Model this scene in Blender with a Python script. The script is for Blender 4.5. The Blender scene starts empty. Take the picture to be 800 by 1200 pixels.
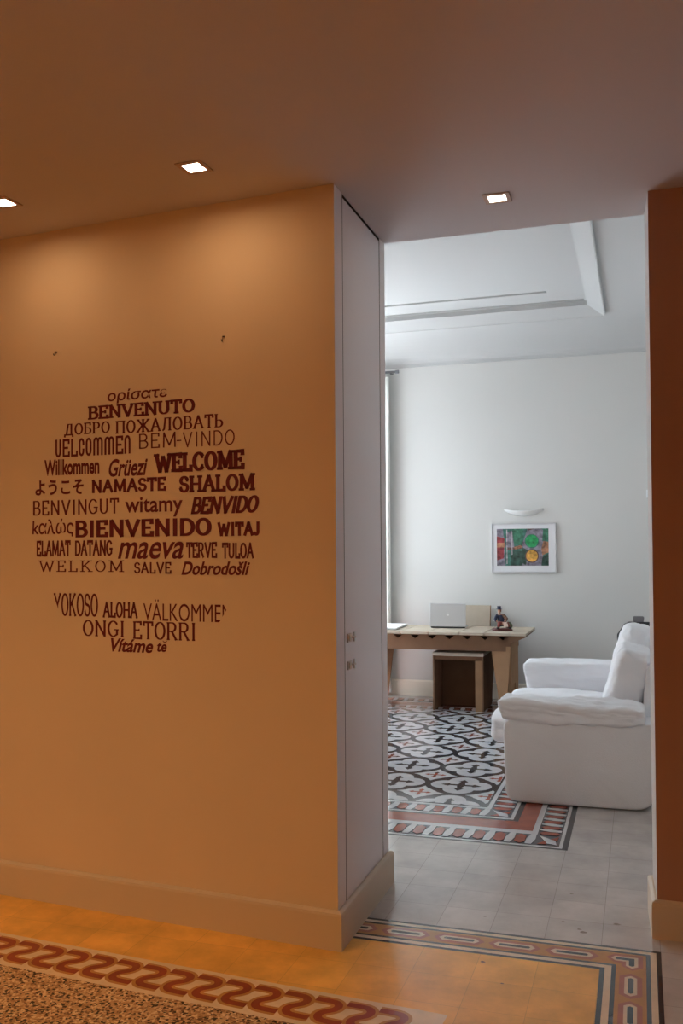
import bpy, bmesh, math, random
from mathutils import Vector, Matrix, noise
R = math.radians
PI = math.pi
scn = bpy.context.scene
COL = scn.collection

# ------------------------------------------------------------------ camera
EYE = 1.49
cam_d = bpy.data.cameras.new('camera')
cam = bpy.data.objects.new('camera', cam_d)
COL.objects.link(cam)
scn.camera = cam
cam_d.sensor_fit = 'VERTICAL'
cam_d.sensor_height = 36.0
cam_d.sensor_width = 24.0
cam_d.lens = 1089.1 * 36.0 / 1200.0
cam_d.shift_y = 23.7 / 1200.0
cam_d.clip_start = 0.02
_y, _p, _r = R(17.761), R(1.248), R(-0.355)
_fw = Vector((-math.sin(_y) * math.cos(_p), math.cos(_y) * math.cos(_p), math.sin(_p)))
_rt = Vector((math.cos(_y), math.sin(_y), 0))
_up = _rt.cross(_fw)
_r2 = _rt * math.cos(_r) + _up * math.sin(_r)
_u2 = -_rt * math.sin(_r) + _up * math.cos(_r)
M = Matrix((( _r2.x, _u2.x, -_fw.x, 0), (_r2.y, _u2.y, -_fw.y, 0), (_r2.z, _u2.z, -_fw.z, EYE), (0, 0, 0, 1)))
cam.matrix_world = M

# ------------------------------------------------------------------ world, exposure, daylight
scn.view_settings.view_transform = 'Standard'
scn.view_settings.look = 'None'
scn.view_settings.gamma = 1.0
scn.view_settings.use_curve_mapping = False
scn.view_settings.exposure = 0.0
scn.cycles.max_bounces = 14
scn.cycles.diffuse_bounces = 8
w = bpy.data.worlds.new('world'); scn.world = w
w.use_nodes = True
w.node_tree.nodes['Background'].inputs[0].default_value = (0.72, 0.86, 1.0, 1)
w.node_tree.nodes['Background'].inputs[1].default_value = 0.7

def area(name, loc, rot, sx, sy, power, color, spread=180):
    d = bpy.data.lights.new(name, 'AREA')
    d.shape = 'RECTANGLE'; d.size = sx; d.size_y = sy
    d.energy = power; d.color = color; d.spread = R(spread)
    o = bpy.data.objects.new(name, d); COL.objects.link(o)
    o.location = loc; o.rotation_euler = rot
    return o
DAY = (0.79, 0.915, 1.0)
WARM = (1.0, 0.60, 0.275)
for wy, we in ((7.1, 15), (8.5, 45)):                                        # daylight through the two windows of the left room wall
    area('window_daylight', (-3.56, wy, 1.95), (0, R(-90), 0), 1.9, 1.15, we, DAY)
area('window_daylight', (-3.0, 9.22, 1.5), (R(-90), 0, 0), 0.85, 2.4, 45, DAY)   # through the curtained window
_s = bpy.data.lights.new('sun', 'SUN'); _s.energy = 85.0; _s.color = (0.95, 0.98, 1.0); _s.angle = R(0.6)   # a patch of sun on the room floor below the windows
_so = bpy.data.objects.new('sun', _s); COL.objects.link(_so)
_so.rotation_euler = Vector((0.44, 0.05, -0.90)).to_track_quat('-Z', 'Y').to_euler()
for lx, ly in ((-2.3, 1.0), (-3.7, 0.8), (-2.6, -1.4)):       # unseen warm fill added under the hall ceiling, no fixtures
    area('hall_fill_light', (lx, ly, 2.86), (0, 0, 0), 0.5, 0.5, 21.5, WARM, 150)

# ------------------------------------------------------------------ materials
def mat(name, rgb, rough=0.6, spec=0.3, vary=0.0, scale=4.0, bump=0.0, bscale=60.0, metal=0.0, emit=None, es=0.0, coat=0.0):
    m = bpy.data.materials.new(name); m.use_nodes = True
    nt = m.node_tree; b = nt.nodes['Principled BSDF']
    b.inputs['Base Color'].default_value = (*rgb, 1)
    b.inputs['Roughness'].default_value = rough
    b.inputs['Specular IOR Level'].default_value = spec
    b.inputs['Metallic'].default_value = metal
    if coat:
        b.inputs['Coat Weight'].default_value = coat
        b.inputs['Coat Roughness'].default_value = 0.05
    if emit:
        b.inputs['Emission Color'].default_value = (*emit, 1)
        b.inputs['Emission Strength'].default_value = es
    if vary or bump:
        tc = nt.nodes.new('ShaderNodeTexCoord')
    if vary:
        n = nt.nodes.new('ShaderNodeTexNoise'); n.inputs['Scale'].default_value = scale
        n.inputs['Detail'].default_value = 5.0
        nt.links.new(tc.outputs['Object'], n.inputs['Vector'])
        r = nt.nodes.new('ShaderNodeValToRGB')
        lo = [max(0, c * (1 - vary)) for c in rgb]; hi = [min(1, c * (1 + vary)) for c in rgb]
        r.color_ramp.elements[0].color = (*lo, 1); r.color_ramp.elements[1].color = (*hi, 1)
        r.color_ramp.elements[0].position = 0.3; r.color_ramp.elements[1].position = 0.7
        nt.links.new(n.outputs['Fac'], r.inputs['Fac'])
        nt.links.new(r.outputs['Color'], b.inputs['Base Color'])
    if bump:
        n2 = nt.nodes.new('ShaderNodeTexNoise'); n2.inputs['Scale'].default_value = bscale
        n2.inputs['Detail'].default_value = 4.0
        nt.links.new(tc.outputs['Object'], n2.inputs['Vector'])
        bp = nt.nodes.new('ShaderNodeBump'); bp.inputs['Strength'].default_value = bump
        bp.inputs['Distance'].default_value = 0.01
        nt.links.new(n2.outputs['Fac'], bp.inputs['Height'])
        nt.links.new(bp.outputs['Normal'], b.inputs['Normal'])
    return m

def tile_mat(name, rgb, grout, mod, ox, oy, vary=0.1, rough=0.2, spec=0.5, cellvary=0.08):
    """cement tiles: square grid of module mod, faint grout lines, each tile a slightly different tone"""
    m = bpy.data.materials.new(name); m.use_nodes = True
    nt = m.node_tree; b = nt.nodes['Principled BSDF']; L = nt.links.new
    def N(t): return nt.nodes.new(t)
    tc = N('ShaderNodeTexCoord'); mp = N('ShaderNodeMapping')
    mp.inputs['Location'].default_value = (ox, oy, 0)
    L(tc.outputs['Object'], mp.inputs['Vector'])
    br = N('ShaderNodeTexBrick')
    br.offset = 0.0; br.squash = 1.0
    br.inputs['Scale'].default_value = 1.0
    br.inputs['Brick Width'].default_value = mod
    br.inputs['Row Height'].default_value = mod
    br.inputs['Mortar Size'].default_value = 0.0011
    br.inputs['Mortar Smooth'].default_value = 0.3
    br.inputs['Bias'].default_value = 0.0
    br.inputs['Color1'].default_value = (*[c * (1 - cellvary) for c in rgb], 1)
    br.inputs['Color2'].default_value = (*[min(1, c * (1 + cellvary)) for c in rgb], 1)
    br.inputs['Mortar'].default_value = (*grout, 1)
    L(mp.outputs['Vector'], br.inputs['Vector'])
    n = N('ShaderNodeTexNoise'); n.inputs['Scale'].default_value = 5.0; n.inputs['Detail'].default_value = 8.0
    n.inputs['Roughness'].default_value = 0.65
    L(tc.outputs['Object'], n.inputs['Vector'])
    r = N('ShaderNodeValToRGB')
    r.color_ramp.elements[0].color = (1 - vary, 1 - vary, 1 - vary, 1); r.color_ramp.elements[1].color = (1 + vary, 1 + vary, 1 + vary, 1)
    r.color_ramp.elements[0].position = 0.3; r.color_ramp.elements[1].position = 0.7
    L(n.outputs['Fac'], r.inputs['Fac'])
    mx = N('ShaderNodeMix'); mx.data_type = 'RGBA'; mx.blend_type = 'MULTIPLY'; mx.inputs[0].default_value = 1.0
    L(br.outputs['Color'], mx.inputs[6]); L(r.outputs['Color'], mx.inputs[7])
    L(mx.outputs[2], b.inputs['Base Color'])
    b.inputs['Roughness'].default_value = rough
    b.inputs['Specular IOR Level'].default_value = spec
    return m

def terrazzo_mat(name):
    m = bpy.data.materials.new(name); m.use_nodes = True
    nt = m.node_tree; b = nt.nodes['Principled BSDF']; L = nt.links.new
    tc = nt.nodes.new('ShaderNodeTexCoord')
    v = nt.nodes.new('ShaderNodeTexVoronoi'); v.inputs['Scale'].default_value = 125.0
    L(tc.outputs['Object'], v.inputs['Vector'])
    s = nt.nodes.new('ShaderNodeSeparateColor'); L(v.outputs['Color'], s.inputs[0])
    r = nt.nodes.new('ShaderNodeValToRGB'); cr = r.color_ramp; cr.interpolation = 'CONSTANT'
    cr.elements[0].position = 0.0; cr.elements[0].color = (0.035, 0.02, 0.015, 1)
    cr.elements[1].position = 0.16; cr.elements[1].color = (0.62, 0.42, 0.24, 1)
    for p, c in ((0.36, (0.40, 0.22, 0.11)), (0.55, (0.78, 0.60, 0.38)), (0.72, (0.20, 0.10, 0.06)), (0.82, (0.55, 0.33, 0.17))):
        e = cr.elements.new(p); e.color = (*c, 1)
    L(s.outputs[0], r.inputs['Fac']); L(r.outputs['Color'], b.inputs['Base Color'])
    b.inputs['Roughness'].default_value = 0.45
    b.inputs['Specular IOR Level'].default_value = 0.25
    return m

MT = dict(
    hall_wall=mat('warm_cream_wall_paint', (0.73, 0.59, 0.43), 0.75, 0.15, 0.03, 1.5),
    terracotta=mat('terracotta_wall_paint', (0.44, 0.25, 0.18), 0.75, 0.15, 0.04, 1.5),
    white_wall=mat('white_wall_paint', (0.665, 0.66, 0.642), 0.8, 0.15, 0.015, 1.2),
    jamb=mat('pale_jamb_paint', (0.88, 0.85, 0.88), 0.55, 0.3),
    door=mat('pale_door_lacquer', (0.86, 0.83, 0.87), 0.4, 0.4),
    gap=mat('gap_shade', (0.05, 0.035, 0.03), 0.9, 0.05),  # shade of the open door gaps, put in as a colour
    base=mat('cream_baseboard_paint', (0.64, 0.54, 0.42), 0.45, 0.4),
    base_white=mat('white_baseboard_paint', (0.88, 0.82, 0.72), 0.5, 0.3),
    hall_ceiling=mat('hall_ceiling_paint', (0.57, 0.53, 0.54), 0.85, 0.1),
    room_ceiling=mat('white_ceiling_paint', (0.52, 0.525, 0.525), 0.85, 0.1),
    vinyl=mat('dark_red_vinyl', (0.145, 0.018, 0.027), 0.5, 0.2),
    tile=tile_mat('grey_beige_cement_tile', (0.53, 0.495, 0.475), (0.32, 0.29, 0.27), 0.2115, 0.156 + 0.2115, -3.674 + 0.2115 * 20, 0.14, 0.15, 0.5, 0.05),
    ochre=tile_mat('ochre_cement_tile', (0.86, 0.49, 0.115), (0.64, 0.37, 0.09), 0.2115, 0.156 + 0.2115, -3.674 + 0.2115 * 20, 0.2, 0.36, 0.35, 0.06),
    terrazzo=terrazzo_mat('speckled_terrazzo'),
    f_cream=mat('cream_cement_inlay', (0.76, 0.62, 0.46), 0.28, 0.45, 0.08, 12),
    f_white=mat('white_cement_inlay', (0.60, 0.60, 0.62), 0.08, 0.5, 0.07, 12, coat=0.15),
    f_dark=mat('charcoal_cement_inlay', (0.040, 0.045, 0.055), 0.08, 0.5, 0.15, 12, coat=0.15),
    f_grey=mat('slate_cement_inlay', (0.085, 0.085, 0.105), 0.08, 0.5, 0.15, 12, coat=0.15),
    f_red=mat('brick_red_cement_inlay', (0.34, 0.085, 0.055), 0.09, 0.5, 0.15, 12, coat=0.15),
    f_guil=mat('oxblood_cement_inlay', (0.30, 0.045, 0.020), 0.28, 0.45, 0.12, 12),
    f_orange=mat('ochre_cement_inlay', (0.52, 0.255, 0.07), 0.28, 0.45, 0.1, 12),
    f_pink=mat('pale_red_cement_inlay', (0.42, 0.15, 0.10), 0.28, 0.45, 0.1, 12),
    sofa=mat('white_cotton_slipcover', (0.85, 0.853, 0.885), 0.9, 0.1, 0.03, 3, 0.25, 220),
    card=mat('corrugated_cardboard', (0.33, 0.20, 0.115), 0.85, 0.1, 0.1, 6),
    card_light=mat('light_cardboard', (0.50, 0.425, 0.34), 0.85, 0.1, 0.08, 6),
    card_shade=mat('shaded_cardboard', (0.20, 0.115, 0.07), 0.85, 0.1, 0.1, 6),  # cardboard darkened to carry the shade on beam, flaps and chair sides
    card_dark=mat('dark_cardboard', (0.16, 0.085, 0.05), 0.9, 0.1, 0.1, 6),  # darker tone for undersides, ribs and the chair's inside
    seat_pad=mat('cream_seat_board', (0.66, 0.60, 0.50), 0.85, 0.1, 0.05, 6),
    alu=mat('brushed_aluminium', (0.62, 0.63, 0.65), 0.4, 0.5, metal=0.35),
    alu_mark=mat('pale_lid_mark', (0.92, 0.93, 0.95), 0.25, 0.5),
    black=mat('black_plastic', (0.02, 0.02, 0.022), 0.45, 0.4),
    dark_fabric=mat('charcoal_mesh_fabric', (0.05, 0.05, 0.055), 0.8, 0.2),
    grey_pl=mat('grey_plastic', (0.20, 0.20, 0.21), 0.5, 0.3),
    white_pl=mat('white_plastic', (0.85, 0.86, 0.88), 0.4, 0.4),
    paper=mat('white_paper', (0.85, 0.86, 0.88), 0.6, 0.3),
    steel=mat('satin_steel', (0.68, 0.60, 0.56), 0.45, 0.5, metal=0.5),
    curtain=mat('white_curtain_cotton', (0.85, 0.86, 0.82), 0.85, 0.1),
    frame=mat('silver_white_frame', (0.62, 0.62, 0.64), 0.35, 0.5, metal=0.3),
    mount=mat('white_picture_mount', (0.72, 0.72, 0.75), 0.5, 0.3, coat=0.6),
    plaster=mat('white_plaster_lamp', (0.84, 0.85, 0.85), 0.6, 0.2),
    lamp=mat('lit_lamp_diffuser', (0.9, 0.85, 0.8), 0.5, 0.2, emit=(1.0, 0.86, 0.72), es=14.0),
    lamp_trim=mat('lamp_trim_paint', (0.50, 0.36, 0.28), 0.5, 0.3),
    hook=mat('dark_iron_hook', (0.06, 0.03, 0.02), 0.5, 0.4, metal=0.6),
    wood=mat('dark_red_wood', (0.12, 0.035, 0.03), 0.4, 0.4),
    skin=mat('painted_ceramic_skin', (0.62, 0.36, 0.26), 0.4, 0.4),
    navy=mat('painted_navy', (0.025, 0.03, 0.07), 0.4, 0.4),
    maroon=mat('painted_maroon', (0.25, 0.05, 0.04), 0.4, 0.4),
    brown=mat('painted_brown', (0.16, 0.08, 0.05), 0.4, 0.4),
    olive=mat('painted_olive', (0.12, 0.14, 0.07), 0.4, 0.4),
    pale=mat('painted_pale_pink', (0.75, 0.58, 0.50), 0.4, 0.4),
    stain=mat('dark_floor_stain', (0.16, 0.12, 0.09), 0.4, 0.3),
    hair=mat('painted_hair', (0.22, 0.07, 0.03), 0.5, 0.3),
)
# window glass that lets the light through
g = bpy.data.materials.new('window_glass'); g.use_nodes = True
nt = g.node_tree
gl = nt.nodes.new('ShaderNodeBsdfGlossy'); gl.inputs['Roughness'].default_value = 0.02
tr = nt.nodes.new('ShaderNodeBsdfTransparent'); mx = nt.nodes.new('ShaderNodeMixShader'); mx.inputs[0].default_value = 0.06
nt.links.new(tr.outputs[0], mx.inputs[1]); nt.links.new(gl.outputs[0], mx.inputs[2])
nt.links.new(mx.outputs[0], nt.nodes['Material Output'].inputs['Surface'])
MT['glass'] = g

# ------------------------------------------------------------------ mesh helpers
class MB:
    def __init__(s): s.v = []; s.f = []; s.m = []; s.mats = []
    def mi(s, m):
        if m not in s.mats: s.mats.append(m)
        return s.mats.index(m)
    def add(s, vs, fs, m):
        o = len(s.v); s.v += [tuple(p) for p in vs]
        i = s.mi(m)
        for f in fs: s.f.append([o + k for k in f]); s.m.append(i)
        return s
    def box(s, lo, hi, m):
        x0, y0, z0 = lo; x1, y1, z1 = hi
        return s.add([(x0,y0,z0),(x1,y0,z0),(x1,y1,z0),(x0,y1,z0),(x0,y0,z1),(x1,y0,z1),(x1,y1,z1),(x0,y1,z1)],
                     [(0,3,2,1),(4,5,6,7),(0,1,5,4),(1,2,6,5),(2,3,7,6),(3,0,4,7)], m)
    def prism(s, poly, axis, a, b, m, mside=None):
        """2D polygon extruded along axis x/y/z from a to b"""
        def P(p, t):
            if axis == 'z': return (p[0], p[1], t)
            if axis == 'y': return (p[0], t, p[1])
            return (t, p[0], p[1])
        n = len(poly)
        s.add([P(p, a) for p in poly] + [P(p, b) for p in poly], [list(range(n))[::-1], list(range(n, 2 * n))], m)
        s.add([P(p, a) for p in poly] + [P(p, b) for p in poly], [(i, (i + 1) % n, n + (i + 1) % n, n + i) for i in range(n)], mside or m)
        return s
    def poly(s, pts, z, m):
        return s.add([(p[0], p[1], z) for p in pts], [list(range(len(pts)))], m)
    def tube(s, path, r, m, n=10, cap=True):
        path = [Vector(p) for p in path]
        rs = r if isinstance(r, (list, tuple)) else [r] * len(path)
        vs = []; fs = []
        up = None
        for i, p in enumerate(path):
            d = (path[min(i + 1, len(path) - 1)] - path[max(i - 1, 0)]).normalized()
            if up is None:
                up = Vector((0, 0, 1)) if abs(d.z) < 0.9 else Vector((1, 0, 0))
            a = d.cross(up).normalized(); up = a.cross(d).normalized()
            for k in range(n):
                t = 2 * PI * k / n
                vs.append(p + (a * math.cos(t) + up * math.sin(t)) * rs[i])
        for i in range(len(path) - 1):
            for k in range(n):
                fs.append((i*n+k, i*n+(k+1)%n, (i+1)*n+(k+1)%n, (i+1)*n+k))
        if cap:
            fs.append(list(range(n))[::-1]); fs.append([(len(path)-1)*n+k for k in range(n)])
        return s.add(vs, fs, m)
    def lathe(s, prof, m, c=(0, 0, 0), n=24, sx=1, sy=1):
        vs = []; fs = []
        for r, z in prof:
            for k in range(n):
                t = 2 * PI * k / n
                vs.append((c[0] + r * math.cos(t) * sx, c[1] + r * math.sin(t) * sy, c[2] + z))
        for i in range(len(prof) - 1):
            for k in range(n):
                fs.append((i*n+k, i*n+(k+1)%n, (i+1)*n+(k+1)%n, (i+1)*n+k))
        fs.append(list(range(n))[::-1]); fs.append([(len(prof)-1)*n+k for k in range(n)])
        return s.add(vs, fs, m)
    def build(s, name, parent=None, smooth=False, bevel=0.0, recalc=True, seg=2):
        me = bpy.data.meshes.new(name)
        me.from_pydata(s.v, [], s.f)
        for m in s.mats: me.materials.append(m)
        me.polygons.foreach_set('material_index', s.m)
        bm = bmesh.new(); bm.from_mesh(me)
        if recalc:
            bmesh.ops.remove_doubles(bm, verts=bm.verts, dist=1e-6)
            bmesh.ops.recalc_face_normals(bm, faces=bm.faces)
        for f in bm.faces: f.smooth = smooth
        bm.to_mesh(me); bm.free()
        o = bpy.data.objects.new(name, me); COL.objects.link(o)
        if parent: o.parent = parent
        if bevel:
            b = o.modifiers.new('bevel', 'BEVEL'); b.width = bevel; b.segments = seg; b.limit_method = 'ANGLE'; b.angle_limit = R(40)
        return o

def thing(name, loc, label, cat, group=None, rz=0):
    o = bpy.data.objects.new(name, None); COL.objects.link(o)
    o.empty_display_size = 0.05
    o.location = loc; o.rotation_euler = (0, 0, rz)
    o['label'] = label; o['category'] = cat
    if group: o['group'] = group
    return o
def tag(o, label, cat, group=None):
    o['label'] = label; o['category'] = cat
    if group: o['group'] = group
    return o
def structure(o):
    o['kind'] = 'structure'; return o

def sweep(path, prof, m, closed=False):
    """profile (d, z) swept along a 2D path; d is measured to the RIGHT of the walking direction, mitred corners"""
    mb = MB(); n = len(path); P = [Vector(p) for p in path]
    rings = []
    for i in range(n):
        a = P[i - 1] if (i > 0 or closed) else None
        b = P[(i + 1) % n] if (i < n - 1 or closed) else None
        def nr(u, v):
            d = (v - u).normalized(); return Vector((d.y, -d.x))
        if a is None: nn = nr(P[i], b)
        elif b is None: nn = nr(a, P[i])
        else:
            n1, n2 = nr(a, P[i]), nr(P[i], b); nn = (n1 + n2); nn = nn / max(1e-6, nn.dot(n1))
        rings.append([(P[i].x + nn.x * d, P[i].y + nn.y * d, z) for d, z in prof])
    k = len(prof); vs = [p for r in rings for p in r]; fs = []
    for i in range(n if closed else n - 1):
        j = (i + 1) % n
        for q in range(k - 1):
            fs.append((i*k+q, j*k+q, j*k+q+1, i*k+q+1))
    if not closed:
        fs.append(list(range(k))); fs.append([(n-1)*k+q for q in range(k)])
    return mb.add(vs, fs, m)

# ------------------------------------------------------------------ dimensions
H = 2.90                    # hall ceiling
A = R(-4.52)                # direction of the lettered wall
DA = Vector((math.cos(A), math.sin(A)))
NA = Vector((math.sin(A), -math.cos(A)))     # out of the wall, towards the camera
WC = Vector((-1.095, 3.348))                 # its corner
YR = 4.08                   # room side of the dividing wall
YB = 9.45                   # back wall of the room
XL, XR = -3.60, 0.67        # side walls of the room
ZC = 3.62                   # room ceiling

# ------------------------------------------------------------------ hall shell
WL = WC - DA * 3.7
mb = MB()
cx = -1.135
c0 = WC + DA * ((cx - WC.x) / DA.x)
mb.prism([(WL.x, WL.y), (c0.x, c0.y), (cx, YR), (WL.x, YR)], 'z', 0, H, MT['hall_wall'], MT['hall_wall'])
# strips of the jamb left and right of the door
V = [(c0.x, c0.y), (WC.x, WC.y), (-1.095, 3.449), (cx, 3.449)]
mb.add([(p[0], p[1], z) for z in (0, H) for p in V], [(0, 1, 5, 4)], MT['hall_wall'])
mb.add([(p[0], p[1], z) for z in (0, H) for p in V], [(1, 2, 6, 5), (2, 3, 7, 6)], MT['jamb'])
V = [(cx, 4.003), (-1.095, 4.003), (-1.093, YR), (cx, YR)]
mb.add([(p[0], p[1], z) for z in (0, H) for p in V], [(0, 1, 5, 4), (1, 2, 6, 5), (2, 3, 7, 6)], MT['jamb'])
mb.box((cx, 3.449, 0.0), (-1.095, 4.003, 0.12), MT['jamb'])
structure(mb.build('wall_left'))
# flush door; strips in its open gaps are coloured as shade
mb = MB(); mb.box((-1.131, 3.461, 0.122), (-1.097, 4.0005, H - 0.012), MT['door'])
door = structure(mb.build('door_1', bevel=0.002))
mb = MB()
mb.box((-1.1345, 3.4492, 0.121), (-1.0968, 3.4607, H - 0.0005), MT['gap'])
mb.box((-1.1345, 3.4608, H - 0.0115), (-1.0968, 4.0002, H - 0.0005), MT['gap'])
mb.box((-1.1345, 4.0006, 0.121), (-1.0965, 4.0028, H - 0.0005), MT['gap'])
mb.build('gap_shade_strip', door)
for z in (1.153, 1.045):
    mb = MB()
    mb.box((-1.0965, 3.489, z - 0.017), (-1.092, 3.535, z + 0.017), MT['steel'])
    mb.box((-1.092, 3.497, z - 0.012), (-1.089, 3.522, z + 0.012), MT['base'])
    mb.box((-1.0965, 3.565, z - 0.019), (-1.089, 3.583, z + 0.019), MT['white_pl'])
    mb.tube([(-1.088, 3.537, z), (-1.088, 3.566, z)], 0.005, MT['steel'])
    mb.build('door_latch', door, bevel=0.001)
BP = [(0, 0), (0.021, 0), (0.021, 0.128), (0.019, 0.138), (0.008, 0.145), (0, 0.145)]
structure(sweep([(WL.x, WL.y), (WC.x, WC.y), (-1.0945, YR), (-2.2, YR)], BP, MT['base']).build('baseboard_left'))

# right pier, terracotta towards the hall, white reveal
PX, PY = 0.048, 3.812
mb = MB()
V = [(PX, PY), (2.3, PY), (2.3, YR), (PX - 0.012, YR)]
vs = [(p[0], p[1], z) for z in (0, H) for p in V]
mb.add(vs, [(0, 1, 5, 4), (0, 3, 2, 1), (4, 5, 6, 7), (1, 2, 6, 5)], MT['terracotta'])
mb.add(vs, [(3, 0, 4, 7), (2, 3, 7, 6)], MT['white_wall'])
structure(mb.build('wall_right'))
structure(sweep([(XR, YR), (PX - 0.012, YR), (PX, PY), (2.3, PY)], BP, MT['base']).build('baseboard_right'))
# header over the opening (its underside is the hall ceiling), hall ceiling, other hall walls
structure(MB().box((-4.8, 3.9, H + 0.1005), (2.3, YR, 3.9), MT['white_wall']).build('wall_header'))
structure(MB().box((-4.9, -3.1, H), (2.4, YR, H + 0.1), MT['hall_ceiling']).build('ceiling_hall'))
structure(MB().box((-4.9, -3.1, 0), (-4.78, 3.66, H), MT['hall_wall']).build('wall_hall_left'))
structure(MB().box((2.3, -3.1, 0), (2.4, YR, H), MT['terracotta']).build('wall_hall_right'))
structure(MB().box((-4.78, -3.1, 0), (2.3, -3.0, H), MT['hall_wall']).build('wall_hall_back'))

# ------------------------------------------------------------------ room shell
def wall_with_holes(axis, pos, thick, lo, hi, z0, z1, holes, m):
    mb = MB()
    def bx(a0, a1, b0, b1):
        if a1 - a0 < 1e-4 or b1 - b0 < 1e-4: return
        if axis == 'x': mb.box((pos, a0, b0), (pos + thick, a1, b1), m)
        else: mb.box((a0, pos, b0), (a1, pos + thick, b1), m)
    cur = lo
    for a0, a1, b0, b1 in sorted(holes):
        bx(cur, a0, z0, z1); bx(a0, a1, z0, b0); bx(a0, a1, b1, z1); cur = a1
    bx(cur, hi, z0, z1)
    return mb
HL = [(6.5, 7.7, 0.95, 2.95), (7.9, 9.1, 0.95, 2.95)]
structure(wall_with_holes('x', XL - 0.3, 0.3, YR, YB + 0.3, 0, 3.9, HL, MT['white_wall']).build('wall_room_left'))
HB = [(-3.42, -2.6, 0.06, 2.75)]
structure(wall_with_holes('y', YB, 0.3, XL, XR + 0.3, 0, 3.9, HB, MT['white_wall']).build('wall_back'))
structure(MB().box((XR, YR, 0), (XR + 0.3, YB, 3.9), MT['white_wall']).build('wall_room_right'))
for i, (a0, a1, b0, b1) in enumerate(HL):
    wn = MB()
    x0, x1 = XL - 0.2, XL - 0.14
    for (p0, p1, q0, q1) in ((a0, a0+.07, b0, b1), (a1-.07, a1, b0, b1), (a0+.07, a1-.07, b0, b0+.08), (a0+.07, a1-.07, b1-.07, b1), ((a0+a1)/2-.035, (a0+a1)/2+.035, b0+.08, b1-.07)):
        wn.box((x0, p0, q0), (x1, p1, q1), MT['white_pl'])
    o = structure(wn.build('window_%d' % (i + 1)))
    MB().box((x0 + .025, a0 + .07, b0 + .08), (x0 + .031, a1 - .07, b1 - .07), MT['glass']).build('pane', o)
a0, a1, b0, b1 = HB[0]
wn = MB(); y0, y1 = YB + .14, YB + .2
for (p0, p1, q0, q1) in ((a0, a0+.06, b0, b1), (a1-.06, a1, b0, b1), (a0+.06, a1-.06, b0, b0+.3), (a0+.06, a1-.06, b1-.07, b1), (a0+.38, a0+.44, b0+.3, b1-.07)):
    wn.box((p0, y0, q0), (p1, y1, q1), MT['white_pl'])
o = structure(wn.build('window_3'))
MB().box((a0 + .06, y0 + .025, b0 + .3), (a1 - .06, y0 + .031, b1 - .07), MT['glass']).build('pane', o)
structure(sweep([(XL, YB), (XR, YB)], [(0, 0), (0.02, 0), (0.02, 0.15), (0.012, 0.165), (0, 0.165)], MT['base_white']).build('baseboard_back'))

# room ceiling: cove, moulding, stepped tray
rect = [(XL, YR), (XL, YB), (XR, YB), (XR, YR)]
ZW = 3.428; CW = 0.77
prof = [(0, ZW - 0.008), (0.006, ZW - 0.006), (0.008, ZW), (0.006, ZW + 0.006)]
for k in range(0, 13):
    t = (PI / 2) * k / 12
    prof.append((0.006 + CW * (1 - math.cos(t)), ZW + 0.006 + (ZC - ZW - 0.006) * math.sin(t)))
dM = 0.80 + 0.0            # outer edge of the moulding, from the walls
XM = XR - (-0.265)         # the moulding is a little further from the side wall
def ring_prof(d0):
    return [(d0 - 0.02, ZC), (d0, ZC - 0.035), (d0 + 0.012, ZC - 0.035), (d0 + 0.02, ZC - 0.02), (d0 + 0.06, ZC - 0.005),
            (d0 + 0.095, ZC + 0.03), (d0 + 0.105, ZC + 0.045), (d0 + 0.105, ZC + 0.085), (d0 + 0.135, ZC + 0.085), (d0 + 0.135, ZC + 0.10)]
mb = sweep(rect, prof, MT['room_ceiling'], closed=True)
ro = [(XL + 0.006 + CW, YR + 0.006 + CW), (XL + 0.006 + CW, YB - 0.006 - CW), (XR - 0.006 - CW, YB - 0.006 - CW), (XR - 0.006 - CW, YR + 0.006 + CW)]
rm = [(XL + 0.935, YR + 0.79), (XL + 0.935, 8.60), (-0.265, 8.60), (-0.265, YR + 0.79)]
# flat ring between cove and moulding
vs = [(p[0], p[1], ZC) for p in ro] + [(p[0], p[1], ZC) for p in rm]
mb.add(vs, [(i, (i + 1) % 4, 4 + (i + 1) % 4, 4 + i) for i in range(4)], MT['room_ceiling'])
cl = structure(mb.build('ceiling_room', recalc=False))
mp = [(0, ZC), (0, ZC - 0.035), (0.012, ZC - 0.035), (0.018, ZC - 0.026), (0.135, ZC + 0.040), (0.150, ZC + 0.045), (0.150, ZC + 0.085), (0.172, ZC + 0.085), (0.172, ZC + 0.097)]
mb = sweep(rm, mp, MT['room_ceiling'], closed=True)
def inset(r, d): return [(r[0][0]+d, r[0][1]+d), (r[1][0]+d, r[1][1]-d), (r[2][0]-d, r[2][1]-d), (r[3][0]-d, r[3][1]+d)]
r1 = inset(rm, 0.172); r2 = inset(rm, 0.47); r3 = inset(rm, 0.472)
z1 = ZC + 0.097
for ra, za, rb, zb in ((r1, z1, r2, z1), (r2, z1, r3, z1 + 0.014)):
    vs = [(p[0], p[1], za) for p in ra] + [(p[0], p[1], zb) for p in rb]
    mb.add(vs, [(i, (i + 1) % 4, 4 + (i + 1) % 4, 4 + i) for i in range(4)], MT['room_ceiling'])
mb.poly(r3, z1 + 0.014, MT['room_ceiling'])
structure(mb.build('trim_1', recalc=False))
structure(MB().box((XL - .3, YR, 3.9), (XR + .3, YB + .3, 4.0), MT['room_ceiling']).build('ceiling_slab'))

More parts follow.
